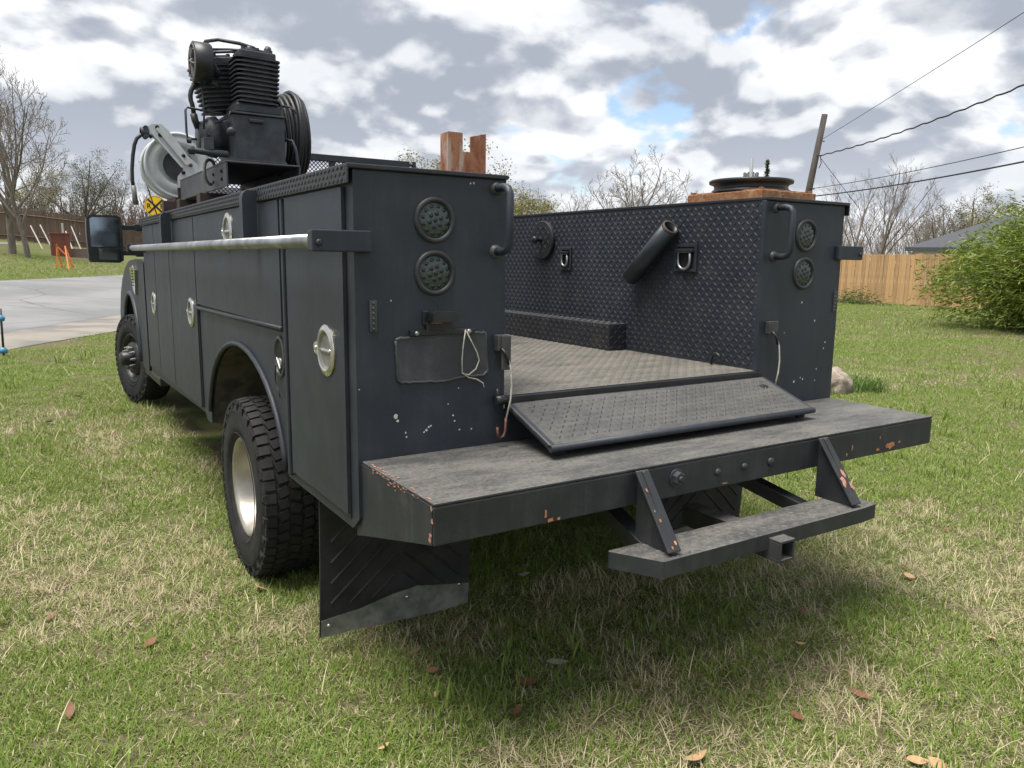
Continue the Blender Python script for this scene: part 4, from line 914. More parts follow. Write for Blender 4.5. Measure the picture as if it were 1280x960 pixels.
def rusty_post():
    # upright stub of steel channel standing in the bed
    t = thing('channel_post', 'rusty upright steel channel with notched top standing in truck bed', 'steel post', (.06, 1.6, FL))
    y = 1.55; P = lambda px, py: on_plane(px, py, 1, y)
    l0, l1, r0, r1, zt, zn = P(560, 165).x, P(578.5, 165).x, P(588.5, 170).x, P(607.5, 170).x, P(565, 164.5).z, P(584, 190).z
    a = MB(); pts = [(l0, FL), (l0, zt), (l1, zt), (l1, zn), (r0, zn), (r0, P(590, 171).z), (r1, P(607, 167.5).z), (r1, FL)]
    a.prism(pts, 1, y, y + .010); o = a.build('web', [RUST], t, bv=.002)
    for x, zz in ((l0, zt), (r1 - .01, P(607, 167.5).z)):
        f = MB(); f.box(x, x + .010, y + .0102, y + .09, FL, zz - .001); f.build('flange', [RUST], t, bv=.002)
    f = MB(); f.box(l0 - .03, r1 + .03, y - .03, y + .14, FL + .003, FL + .015); f.build('foot_plate', [RUST], t)
rusty_post()
def turntable():
    t = thing('turntable_ring', 'black flanged ring on an orange rusty square frame above the box', 'ring mount', (.90, .30, HT + .012))
    x0, x1, y0, y1, z0 = .705, 1.075, .075, .520, HT + .0125
    for q in ((x0, x1, y0, y0 + .04), (x0, x1, y1 - .04, y1), (x0, x0 + .04, y0 + .0405, y1 - .0405), (x1 - .04, x1, y0 + .0405, y1 - .0405)):
        b = MB(); b.box(*q, z0, z0 + .038); b.build('frame_bar', [ORUST], t, bv=.003)
    p = MB(); p.box(x0 + .03, x1 - .03, y0 + .03, y1 - .03, z0 + .0385, z0 + .046); p.build('deck_plate', [ORUST], t, bv=.002)
    for x, y in ((x0 + .02, y0 + .02), (x0 + .02, y1 - .02), (x1 - .02, y0 + .02)): k = MB(); k.lathe([(0, .012), (.012, .012), (.012, .0005)], (x, y, z0 + .038), (0, 0, 1), 6, smooth=False); k.build('nut', [ORUST], t)
    r_ = MB(); r_.lathe([(0, .178), (.008, .178), (.014, .168), (.030, .168), (.036, .178), (.040, .190), (.052, .192), (.056, .185), (.056, .15), (.0, .15)], ((x0 + x1) / 2, (y0 + y1) / 2, z0 + .046), (0, 0, 1), 56); r_.build('flanged_ring', [BLACK], t)
    s_ = MB(); s_.box(.68, 1.0, -.005 + .03, .62, HT + .0121, HT + .0124); 
turntable()
# ---------------------------------------------------------------- surroundings
def bare_tree(seed, height, spread, trunk_r, levels=5, first=.6, twig_min=.011, up=.25, nchild=(5, 7), trunk_f=.34, limbs=6):
    """returns (trunk mesh builder, crown mesh builder, twig tips), base at origin: a trunk that forks into ascending limbs, each set with finer shoots"""
    rr = random.Random(seed); T = MB(); Cn = MB(); tips = []
    def branch(p, d, length, r0, lev, mb):
        n = 6 if lev < 2 else 5 if lev < 3 else 3
        path = [p]; rad = [r0]; q = p.copy(); dd = d.copy(); wob = .035 if lev == 0 else .09 if lev < 3 else .13
        for i in range(n):
            dd = (dd + Vector((rr.gauss(0, wob), rr.gauss(0, wob), rr.gauss(0, wob * .6) + (up * .16 if lev else 0)))).normalized()
            q = q + dd * (length / n); path.append(q.copy()); rad.append(max(twig_min * (.75 if lev >= levels - 1 else 1), r0 * (1 - (.30 if lev == 0 else .72) * (i + 1) / n)))
        mb.tube(path, rad, 8 if lev == 0 else 5 if lev == 1 else 3, cap=False)
        if lev >= levels: tips.append((path[-1], dd)); return
        k = limbs if lev == 0 else rr.randint(*nchild) - (1 if lev >= 3 else 0); turn = rr.random() * 6.28
        for j in range(k):
            t = first + (1 - first) * (j + rr.random() * .9) / k if lev == 0 else .18 + .80 * (j + rr.random() * .8) / k
            t = min(t, .999); i = min(n - 1, int(t * n)); pt = path[i].lerp(path[i + 1], t * n - i); r_ = rad[i] + (rad[i + 1] - rad[i]) * (t * n - i)
            ref = (path[i + 1] - path[i]).normalized(); ax = Matrix.Rotation(turn + j * 2.4 + rr.gauss(0, .4), 3, ref) @ ref.orthogonal().normalized()
            ang = R(rr.uniform(22, 48) if lev == 0 else rr.uniform(28, 52)) * spread
            nd = (ref * math.cos(ang) + ax * math.sin(ang) + Vector((0, 0, up * .3))).normalized()
            ln = height * rr.uniform(.40, .55) if lev == 0 else length * rr.uniform(.40, .60) * (1.1 - .55 * t)
            branch(pt, nd, ln, r_ * rr.uniform(.42, .58), lev + 1, Cn)
        if lev == 0: branch(path[-1], dd, height * .5, rad[-1] * .7, 1, Cn)
    branch(Vector((0, 0, -.05)), Vector((rr.gauss(0, .03), rr.gauss(0, .03), 1)).normalized(), height * trunk_f, trunk_r, 0, T)
    zs = sorted(v[2] for v in Cn.v); k = height / zs[int(len(zs) * .997)]
    T.v = [(x * k, y * k, z * k) for x, y, z in T.v]; Cn.v = [(x * k, y * k, z * k) for x, y, z in Cn.v]
    return T, Cn, [(p * k, d) for p, d in tips]
def leaf_cloud(pts, n, size, rr, sd=.25, flat=.5):
    """leaf-sized diamonds scattered near points"""
    P = np.array([tuple(p) for p in pts]); idx = rr.integers(0, len(P), n); c = P[idx] + rr.normal(0, sd, (n, 3))
    d = rr.normal(0, 1, (n, 3)); d /= np.linalg.norm(d, axis=1)[:, None]; e = np.cross(d, rr.normal(0, 1, (n, 3))); e /= np.linalg.norm(e, axis=1)[:, None]
    s = size * rr.uniform(.6, 1.3, n)[:, None]; w = s * flat * .5
    V = np.stack([c - d * s * .5, c + e * w, c + d * s * .5, c - e * w], 1).reshape(-1, 3); Fq = np.arange(4 * n).reshape(-1, 4); return V, Fq
TREES = {}
def tree_proto(key, **k):
    leaf = k.pop('leaf', None); T, Cn, tips = bare_tree(**k)
    mats = [TWIG]; 
    if leaf: V, Fq = leaf_cloud([p for p, d in tips], leaf[0], leaf[1], np.random.default_rng(k['seed']), leaf[2]); Cn.np_add(V, Fq, 1); mats = [TWIG, leaf[3]]
    TREES[key] = (T.mesh('trunk', [BARK]), Cn.mesh('crown', mats), k['height'])
tree_proto('tall', seed=3, height=11, spread=.85, trunk_r=.17, levels=4, up=.40, nchild=(4, 6), limbs=8, trunk_f=.36, first=.45)
tree_proto('wide', seed=9, height=8.5, spread=1.35, trunk_r=.24, levels=4, up=.10, trunk_f=.28, limbs=9, nchild=(6, 7), leaf=(7000, .13, .18, LEAFD))
tree_proto('vase', seed=21, height=9, spread=1.05, trunk_r=.15, levels=4, up=.28, trunk_f=.22, limbs=7)
tree_proto('thin', seed=33, height=9, spread=.95, trunk_r=.15, levels=4, up=.3, nchild=(4, 6), limbs=6)
tree_proto('spring', seed=41, height=9, spread=1.15, trunk_r=.2, levels=4, up=.22, nchild=(4, 6), limbs=8, leaf=(11000, .15, .26, LEAFY))
def plant_tree(px, d, top_py, key, label, rot=0., wide=1., name='bare_tree', group=None, zoff=0.):
    b = pix(px, 330, d); z = gzf(b.x, b.y) + zoff; top = pix(px, top_py, d).z; tr, cr, h = TREES[key]; k = (top - z) / h
    t = thing(name, label, 'tree', (b.x, b.y, z), group)
    for nm, me in (('trunk', tr), ('crown', cr)):
        o = bpy.data.objects.new(nm, me); COL.objects.link(o); o.parent = t
    t.rotation_euler = (0, 0, rot); t.scale = (k * wide, k * wide, k); return t
plant_tree(36, 44, 92, 'tall', 'bare tree with thick grey trunk on the bank, beside a thinner leaning trunk', 1.2)
plant_tree(17, 47, 60, 'vase', 'thinner bare tree on the bank, behind the thicker grey trunk', 4.0, .9)
plant_tree(112, 62, 188, 'wide', 'spreading dark-twigged tree behind the weathered fence', 2.0, .95)
plant_tree(60, 70, 205, 'spring', 'small pale green tree behind the weathered fence', 1.0, .8, 'budding_tree')
plant_tree(150, 76, 210, 'thin', 'slender bare tree behind the fence and the hanging hose', .5)
plant_tree(205, 80, 215, 'thin', 'slender bare tree behind the pale grey hose reel', 2.5)
plant_tree(588, 46, 184, 'spring', 'budding yellow-green tree behind the rusty post', 3.1, 1.25, 'budding_tree')
plant_tree(800, 58, 184, 'vase', 'round bare tree behind the truck bed wall', 1.1, 1.25)
plant_tree(700, 78, 232, 'thin', 'low bare tree between the budding tree and the round bare tree', 2.0, 1.3)
plant_tree(655, 84, 228, 'vase', 'faint bare tree just behind the budding tree', 5.1, 1.0)
plant_tree(752, 90, 240, 'thin', 'small distant bare tree at the foot of the round bare tree', 4.4, 1.2)
plant_tree(1093, 50, 193, 'tall', 'tall bare tree behind the cedar fence, crossed by wires', 3.3, 1.05)
plant_tree(1062, 66, 210, 'thin', 'bare tree behind the leaning utility pole', 1.7, 1.0)
plant_tree(1168, 62, 236, 'vase', 'lower bare tree behind the dark roof', 2.4, 1.15)
plant_tree(1205, 74, 236, 'wide', 'leafy-twigged tree rising above the dark roof', .4, 1.0)
plant_tree(1245, 60, 246, 'spring', 'yellow-green tree between the dark roof and the shrub', .9, 1.0, 'budding_tree')
plant_tree(1300, 70, 215, 'tall', 'bare tree behind the yellow-green shrub', 2.9)
plant_tree(-60, 50, 80, 'tall', 'bare tree farther along the bank from the thick trunk', .1)

# far-off brush that reads as one mass
def brush(name, label, spans, mat, seed):
    rg = np.random.default_rng(seed); m = MB()
    for px0, px1, d, top, n in spans:
        for i in range(n):
            px = rg.uniform(px0, px1); dd = d * rg.uniform(.9, 1.15); b = pix(px, 330, dd); z = gzf(b.x, b.y); t = pix(px, top + rg.uniform(-4, 14), dd).z
            h = max(.8, t - z) * rg.uniform(.55, 1.); lean = rg.normal(0, .12, 2)
            p0 = Vector((b.x, b.y, z)); p2 = p0 + Vector((lean[0] * h, lean[1] * h, h)); p1 = p0.lerp(p2, .5) + Vector((rg.normal(0, .1), rg.normal(0, .1), 0))
            m.tube([p0, p1, p2], [.05, .032, .016], 3, cap=False, smooth=False)
            for k in range(7):
                q = p0.lerp(p2, rg.uniform(.3, .95)); e = q + Vector((rg.normal(0, .4), rg.normal(0, .4), rg.uniform(.3, 1.1))) * (h / 4.5); m.tube([q, e], [.022, .012], 3, cap=False, smooth=False)
    o = m.build(name, [mat], fix=False); o['kind'] = 'stuff'; o['label'] = label; o['category'] = 'brush'
brush('far_brush', 'brownish leafless brush behind the weathered fence', [(-60, 230, 68, 245, 520)], mk_bark('brush_brown', (.12, .09, .075), (.19, .15, .125)), 1)
brush('far_brush', 'grey leafless brush along the horizon behind the truck and cedar fence', [(520, 1060, 95, 262, 420), (1040, 1400, 75, 268, 330)], TWIG, 2)

# ---- fences: every board is a piece of its own
def plank_fence(a, b, h, mat, label, w=.145, seed=0, gap=.010, back=True, dogear=False):
    a = Vector(a); b = Vector(b); L = (b - a).length; d = (b - a).normalized(); n = int(L / w); rr = random.Random(seed)
    t = thing('plank_fence', label, 'fence', (a.x, a.y, gzf(a.x, a.y)))
    pm = MB(); pm.box(-w / 2 + gap / 2, w / 2 - gap / 2, -.010, .010, 0, h); pm = pm.mesh('plank', [mat])
    ang = math.atan2(d.y, d.x)
    for i in range(n):
        p = a + d * ((i + .5) * w); o = bpy.data.objects.new('plank', pm); COL.objects.link(o); o.location = (p.x + rr.gauss(0, .004), p.y + rr.gauss(0, .004), gzf(p.x, p.y) + .03 + rr.gauss(0, .012)); o.rotation_euler = (rr.gauss(0, .006), rr.gauss(0, .006), ang + rr.gauss(0, .03)); o.scale = (1, 1, 1 + rr.gauss(0, .008))
        o.parent = t; o.matrix_parent_inverse = Matrix.Translation(-Vector(t.location))
    nrm = Vector((-d.y, d.x)); 
    for hh in (.35, h - .35):
        m = MB(); k = max(2, int(L / 4)); m.tube([(a.x + d.x * L * i / k - nrm.x * .05, a.y + d.y * L * i / k - nrm.y * .05, gzf(a.x + d.x * L * i / k, a.y + d.y * L * i / k) + hh) for i in range(k + 1)], .045, 4, smooth=False); m.build('rail', [mat], t)
    return t, a, d
fx = 25.4
plank_fence((fx + .3, 10.2), (fx - .3, 27.0), 1.84, CEDAR, 'new cedar plank fence along the lawn beside the yellow-green shrub', seed=1)
fa = pix(-60, 300, 58); fb = pix(235, 300, 64)
plank_fence((fa.x, fa.y), (fb.x, fb.y), 2.05, OLDWOOD, 'weathered brown plank fence behind the brick pillar', w=.16, seed=2)
# leaning white props against the old fence
for i, (xa, ya, xb, yb) in enumerate(((38, 282, 52, 300), (50, 281, 65, 300), (82, 289, 91, 301), (89, 283, 102, 302))):
    a = pix(xa, ya, 55.5); b = pix(xb, yb, 54); b.z = gzf(b.x, b.y) - .02
    m = MB(); m.bar(a, b, .06, .04); o = m.build('prop_board', [simple('white_board', (.36, .34, .31), .8) if i == 0 else bpy.data.materials['white_board']])
    tag(o, ('pale board leaning toward the weathered fence, on the bare-tree side of the brick pillar' if i < 2 else 'pale board leaning toward the weathered fence behind the low brick wall'), 'board', 'pale boards propping the weathered fence')
def brick_pillar():
    m_ = Mat('red_brick', .85); br = m_.N.new('ShaderNodeTexBrick'); m_.L.new(m_.coord((1, 1, 1)), br.inputs[0]); br.inputs['Scale'].default_value = 4.5
    br.inputs['Color1'].default_value = (.17, .055, .042, 1); br.inputs['Color2'].default_value = (.22, .075, .055, 1); br.inputs['Mortar'].default_value = (.2, .15, .13, 1); m_.color(br.outputs[0])
    b = pix(75.5, 309, 49); z = gzf(b.x, b.y); t = thing('brick_pillar', 'red brick pillar with low brick wall before the weathered fence', 'pillar', (b.x, b.y, z))
    m = MB(); m.box(b.x - .46, b.x + .46, b.y - .46, b.y + .46, z - .05, z + 1.15); m.build('pillar', [m_.m], t, bv=.01)
    m = MB(); m.box(b.x - .50, b.x + .50, b.y - .50, b.y + .50, z + 1.15, z + 1.22); m.build('cap', [m_.m], t, bv=.01)
    m = MB(); m.box(b.x + .46, b.x + 1.75, b.y - .15, b.y + .15, z - .1, z + .40); m.build('low_wall', [m_.m], t, bv=.01)
    m = MB(); m.box(b.x + .12, b.x + .22, b.y - .05, b.y + .05, z + 1.22, z + 1.75); m.build('post_stub', [WHITEP], t)
brick_pillar()
def barrier():
    b = pix(81, 325, 38); z = gzf(b.x, b.y); OR = simple('safety_orange', (.75, .24, .07), .6, var=.15)
    t = thing('orange_barrier', 'orange tripod barrier frame on the bank before the brick pillar', 'barrier', (b.x, b.y, z))
    top = [(b.x - .26, b.y, z + 1.0), (b.x + .05, b.y + .1, z + .95)]
    for a, c in (((-.30, 0), 0), ((-.10, .35), 0), ((.32, 0), 1), ((.10, -.3), 1)): m = MB(); m.bar(top[c], (b.x + a[0], b.y + a[1], gzf(b.x + a[0], b.y + a[1])), .05, .03, up=(0, 1, 0)); m.build('leg', [OR], t)
    m = MB(); m.bar((b.x - .28, b.y, z + .97), (b.x + .30, b.y, z + .30), .05, .03, up=(0, 1, 0)); m.build('brace', [OR], t)
    m = MB(); m.bar((b.x - .30, b.y, z + .15), (b.x + .34, b.y, z + .15), .05, .06, up=(0, 1, 0)); m.build('base_rail', [OR], t)
barrier()
def rail_sign():
    c = pix(194.5, 258, 38); g = gzf(c.x, c.y); t = thing('crossing_sign', 'round yellow railway crossing warning sign on a post', 'sign', (c.x, c.y, g))
    v = (CAM - c); v.z = 0; v.normalize(); r_ = v.cross(Vector((0, 0, 1))); r_ = -r_
    Y = simple('sign_yellow', (.80, .50, .015), .5, var=.05); K = simple('sign_black', (.015, .015, .015), .5)
    m = MB(); m.lathe([(-.008, .0005), (-.008, .455), (.0, .455), (.0, .0005)], c, tuple(v), 40, smooth=False); m.build('sign_disc', [Y], t)
    m = MB(); m.lathe([(.002, .430), (.003, .415)], c, tuple(v), 40); u = Vector((0, 0, 1))
    for sg in (-1, 1): m.obox(c + v * .004, (r_ + u * sg) * .7071 * .42, (u - r_ * sg) * .7071 * .042, v * .001)
    m.build('sign_cross', [K], t)
    for sx in (-1, 1):
        cu = bpy.data.curves.new('letter', 'FONT'); cu.body = 'R'; cu.size = .30; cu.align_x = 'CENTER'; cu.align_y = 'CENTER'; cu.extrude = .001; cu.offset = .008
        to = bpy.data.objects.new('letter', cu); COL.objects.link(to); dg = bpy.context.evaluated_depsgraph_get(); me = bpy.data.meshes.new_from_object(to.evaluated_get(dg)); bpy.data.objects.remove(to)
        me.materials.clear(); me.materials.append(K); o = bpy.data.objects.new('letter', me); COL.objects.link(o)
        o.matrix_world = Matrix.Translation(c + v * .004 + r_ * (sx * .265)) @ Matrix((r_, u, v)).transposed().to_4x4()
        mw = o.matrix_world.copy(); o.parent = t; o.matrix_parent_inverse = Matrix.Translation(-Vector(t.location)); o.matrix_basis = mw
    m = MB(); m.bar((c.x - v.x * .03, c.y - v.y * .03, g - .1), (c.x - v.x * .03, c.y - v.y * .03, c.z + .3), .05, .05, up=(0, 1, 0)); m.build('post', [GALV], t)
rail_sign()
def house(px, d, wall_px, label, eave_py, ridge_py, half, depth, wallcol, roofcol, yaw):
    b = pix(px, 320, d); z = gzf(b.x, b.y); ze = pix(px, eave_py, d).z; zr = pix(px, ridge_py, d).z
    t = thing('house', label, 'house', (b.x, b.y, z)); Wm = simple('house_wall_' + str(px), wallcol, .8, var=.06); Rm = Mat('roof_shingle_' + str(px), .9); n = Rm.noise(9, 5, .7, Rm.coord((1, 1, 6))); Rm.color(Rm.mix(n, tuple(c * .75 for c in roofcol), tuple(c * 1.25 for c in roofcol))); Rm = Rm.m
    m = MB(); m.box(-half + .4, half - .4, -depth + .4, depth - .4, 0, ze - z); w = m.build('wall', [Wm]); 
    m = MB(); h0, h1 = ze - z - .12, zr - z
    m.add([(-half, -depth, h0), (half, -depth, h0), (half, depth, h0), (-half, depth, h0), (-half + depth * .9, 0, h1), (half - depth * .9, 0, h1)], [(0, 1, 5, 4), (1, 2, 5), (2, 3, 4, 5), (3, 0, 4), (3, 2, 1, 0)]); rf = m.build('roof', [Rm])
    m = MB(); m.box(-half - .02, half + .02, -depth - .03, -depth, h0 - .16, h0 + .02); fc = m.build('fascia', [simple('fascia_' + str(px), (.06, .065, .075), .6)])
    obs = [w, rf, fc]
    for x in (-half * .6, -half * .1, half * .4): m = MB(); m.box(x - .5, x + .5, -depth + .36, -depth + .4, .9, 2.1); obs.append(m.build('window', [GLASSD]))
    for o in obs: o.parent = t; o.matrix_parent_inverse = Matrix()
    t.rotation_euler = (0, 0, yaw)
house(1285, 46, 0, 'house with dark shingle roof behind the cedar fence and shrub', 309, 270, 5.2, 4.4, (.72, .74, .76), (.06, .065, .075), R(-62))
house(-20, 80, 0, 'low house with grey roof behind the weathered fence', 272, 254, 6, 4, (.5, .47, .42), (.13, .14, .16), R(0))

# ---- utility pole and wires
def pole():
    d = 42; top = pix(1031, 143, d); mid = pix(1010, 243, d); k = (mid - top); g = gzf(top.x, top.y); low = top + k * ((top.z - g + .3) / (top.z - mid.z))
    t = thing('utility_pole', 'leaning dark wooden utility pole behind the truck', 'pole', (low.x, low.y, g))
    m = MB(); m.tube([low, low.lerp(top, .5), top], [.19, .165, .14], 12); m.build('pole_shaft', [mk_bark('pole_wood', (.035, .030, .026), (.07, .06, .052))], t)
    def at_py(py): return top + k * ((py - 143) / 100.)
    b = MB()
    for py in (176, 194, 236): q = at_py(py); b.cyl(q, q + Vector((.25, -.12, .0)), .03, 8)
    b.build('insulator', [GALV], t)
    m = MB(); q = at_py(194); m.tube([q + Vector((.2, -.1, 0)), q + Vector((.3, -.1, -.35)), q + Vector((.15, -.1, -.6))], .02, 6); m.build('jumper', [HOSE], t)
    def wire(py0, pts, rad, label, sag, wav=0.):
        a = at_py(py0); e = pix(pts[0], pts[1], 24); w = MB(); path = []
        for i in range(61):
            s_ = i / 60; p = a.lerp(e, s_); p.z -= sag * 4 * s_ * (1 - s_); 
            if wav: p.z += wav * math.sin(i * 1.9); p.x += wav * math.cos(i * 1.9)
            path.append(p)
        w.tube(path, rad, 6); o = w.build('overhead_wire', [HOSE]); tag(o, label, 'wire', 'wires strung from the utility pole')
    wire(176, (1420, -75), .012, 'thin upper overhead wire rising steeply from the leaning pole', .05)
    wire(195, (1420, 46), .028, 'twisted overhead service cable from the middle of the leaning pole', .28, .022)
    wire(236, (1420, 150), .014, 'thin overhead wire just above the lowest thick cable', .15)
    wire(246, (1420, 173), .026, 'thick lowest overhead cable from the leaning pole', .15)
    a = at_py(196); w = MB(); b_ = pix(1052, 232, 43); w.tube([a + Vector((.2, -.1, 0)), b_, pix(1075, 262, 45)], .014, 5); o = w.build('overhead_wire', [HOSE]); tag(o, 'thin slack wire dropping from the leaning pole to the bare tree', 'wire', 'wires strung from the utility pole')
pole()
def cell_tower():
    d = 210; b = pix(932, 330, d); top = pix(932.5, 198, d).z; t = thing('cell_tower', 'distant grey mast with antenna panels', 'mast', (b.x, b.y, -.075))
    m = MB(); m.tube([(b.x, b.y, -.1), (b.x, b.y, top)], [.75, .42], 8); m.build('mast_shaft', [simple('mast_grey', (.2, .21, .22), .6)], t)
    za = pix(932, 222, d).z; m = MB(); gm = bpy.data.materials['mast_grey']
    for i in range(9):
        a = i * 2 * math.pi / 9; x, y = b.x + 1.7 * math.cos(a), b.y + 1.7 * math.sin(a); m = MB(); m.box(x - .22, x + .22, y - .12, y + .12, za - 1.1, za + 1.2); m.build('antenna_panel', [gm], t)
    m = MB(); m.tube([(b.x + 1.6 * math.cos(a), b.y + 1.6 * math.sin(a), za) for a in [i * .3142 for i in range(21)]], .12, 6); m.build('antenna_ring', [gm], t)
cell_tower()
def columnar_tree():
    d = 120; b = pix(951.5, 330, d); top = pix(951.5, 200, d).z; t = thing('columnar_tree', 'narrow dark evergreen spire beside the distant mast', 'tree', (b.x, b.y, -.075)); rg = np.random.default_rng(3)
    m = MB(); m.tube([(b.x, b.y, -.1), (b.x, b.y, top)], [.2, .04], 6); m.build('trunk', [BARK2], t)
    zz = rg.uniform(3, top, 500); w = .55 * np.clip((top - zz) / 5, .15, 1); pts = np.stack([b.x + rg.normal(0, 1, 500) * w * .6, b.y + rg.normal(0, 1, 500) * w * .6, zz], 1); V, Fq = leaf_cloud(pts, 2600, .35, rg, .1); MB().np_add(V, Fq).build('crown', [LEAFD], t, fix=False)
columnar_tree()

# ---- yellow-green shrub with long drooping leaves
def shrub(name, label, ctr, rx, ry, h, nst, nleaf, leafm, seed, size=.20):
    rg = np.random.default_rng(seed); cx, cy = ctr; z = gzf(cx, cy); t = thing(name, label, 'shrub', (cx, cy, z))
    st_ = MB(); P = []
    for i in range(nst):
        a = rg.uniform(0, 6.283); r_ = rg.uniform(0, 1) ** .55; ex, ey = cx + rx * r_ * math.cos(a), cy + ry * r_ * math.sin(a); hh = h * (1 - .55 * r_ ** 2.2) * rg.uniform(.72, 1.05)
        bx, by = cx + (ex - cx) * .35, cy + (ey - cy) * .35; pth = []
        for k in range(8):
            s_ = k / 7; pth.append(Vector((bx + (ex - bx) * s_ ** 1.3, by + (ey - by) * s_ ** 1.3, z - .05 + hh * (1 - (1 - s_) ** 1.6) - (.25 * s_ ** 4 * r_))))
        st_.tube(pth, [.022 - .0024 * k for k in range(8)], 4, cap=False); 
        for k in range(2, 8):
            p = pth[k]; P += [p + Vector(rg.normal(0, .16, 3)) for _ in range(3)]
    st_.build('stem', [BARK2], t, fix=False)
    P = np.array([tuple(p) for p in P]); idx = rg.integers(0, len(P), nleaf); c = P[idx] + rg.normal(0, .14, (nleaf, 3))
    low = rg.random(nleaf) < .12; c[low, 2] = z + (c[low, 2] - z) * rg.uniform(.1, .6, low.sum())
    d = rg.normal(0, 1, (nleaf, 3)); d[:, 2] = d[:, 2] * .5 - .25; out = c - np.array([cx, cy, z + h * .4]); out /= np.linalg.norm(out, axis=1)[:, None]; d = d + out * .8; d /= np.linalg.norm(d, axis=1)[:, None]
    e = np.cross(d, rg.normal(0, 1, (nleaf, 3))); e /= np.linalg.norm(e, axis=1)[:, None]; s = size * rg.uniform(.6, 1.3, nleaf)[:, None]; w = s * .10
    V = np.stack([c - d * s * .5, c + e * w, c + d * s * .5, c - e * w], 1).reshape(-1, 3); MB().np_add(V, np.arange(4 * nleaf).reshape(-1, 4)).build('foliage', [leafm], t, fix=False)
    return t
shrub('leafy_shrub', 'large yellow-green bamboo-like shrub on the lawn before the cedar fence', (19.0, 5.4), 3.6, 3.6, 3.35, 300, 150000, LEAFB, 5, .15)
shrub('weed_clump', 'low green weeds at the foot of the cedar fence', (24.7, 15.4), .4, 1.3, .38, 30, 1500, mk_leaf('weed_leaf', (.05, .10, .02), (.09, .15, .03)), 6, .14)

# ---- pale rock with tall grass beside it
def rock():
    p = on_plane(1046, 490, 2, GZ); me = bpy.data.meshes.new('rock'); bm = bmesh.new(); bmesh.ops.create_icosphere(bm, subdivisions=4, radius=1)
    for v in bm.verts:
        n = float(fbm(v.co.x * 1.7 + 9 + v.co.z, v.co.y * 1.7 + 4 + v.co.z * .7, 3)); v.co *= .8 + .5 * n; v.co.x *= .22; v.co.y *= .20; v.co.z *= .20
    bm.to_mesh(me); bm.free(); m = Mat('pale_rock', .95); n = m.noise(9, 6, .7); m.color(m.mix(m.ramp(n, .35, .7), (.17, .13, .10), (.38, .33, .28))); m.bump(n, .8, .03); me.materials.append(m.m)
    for q in me.polygons: q.use_smooth = True
    o = bpy.data.objects.new('rock', me); COL.objects.link(o); o.location = (p.x - .05, p.y + .02, GZ + .07); tag(o, 'pale rough rock lying on the grass behind the bumper end', 'rock')
    rg = np.random.default_rng(8); m = MB()
    for i in range(420):
        a = rg.uniform(0, 6.28); r_ = rg.uniform(0, 1) ** .7; x, y = p.x + .42 + .38 * r_ * math.cos(a), p.y - .03 + .30 * r_ * math.sin(a); h = rg.uniform(.08, .20); l = rg.normal(0, .05, 2); w = .006; ca, sa = math.cos(a + 1.5) * w, math.sin(a + 1.5) * w
        m.add([(x - ca, y - sa, GZ), (x + ca, y + sa, GZ), (x + l[0] + ca * .7, y + l[1] + sa * .7, GZ + h * .7), (x + l[0] - ca * .7, y + l[1] - sa * .7, GZ + h * .7), (x + l[0] * 2, y + l[1] * 2, GZ + h)], [(0, 1, 2, 3), (3, 2, 4)])
    o = m.build('grass_clump', [mk_leaf('tall_grass', (.07, .14, .025), (.13, .20, .05))], fix=False); tag(o, 'taller bright green grass clump beside the pale rock', 'grass clump')
rock()
def blue_stake():
    b = pix(3, 426, 12.0); z = gzf(b.x, b.y); B = simple('teal_blue', (.05, .20, .32), .45, var=.2); t = thing('garden_stake', 'thin stake with two blue knobs beside the concrete shoulder', 'stake', (b.x, b.y, z))
    m = MB(); m.tube([(b.x, b.y, z - .05), (b.x + .01, b.y, z + .62)], .014, 8); m.build('rod', [BLACK], t)
    for h in (.08, .50): m = MB(); m.lathe([(-.05, .0005), (-.04, .045), (0, .055), (.03, .03), (.045, .0005)], (b.x, b.y, z + h), (0, 0, 1), 14); m.build('knob', [B], t)
blue_stake()
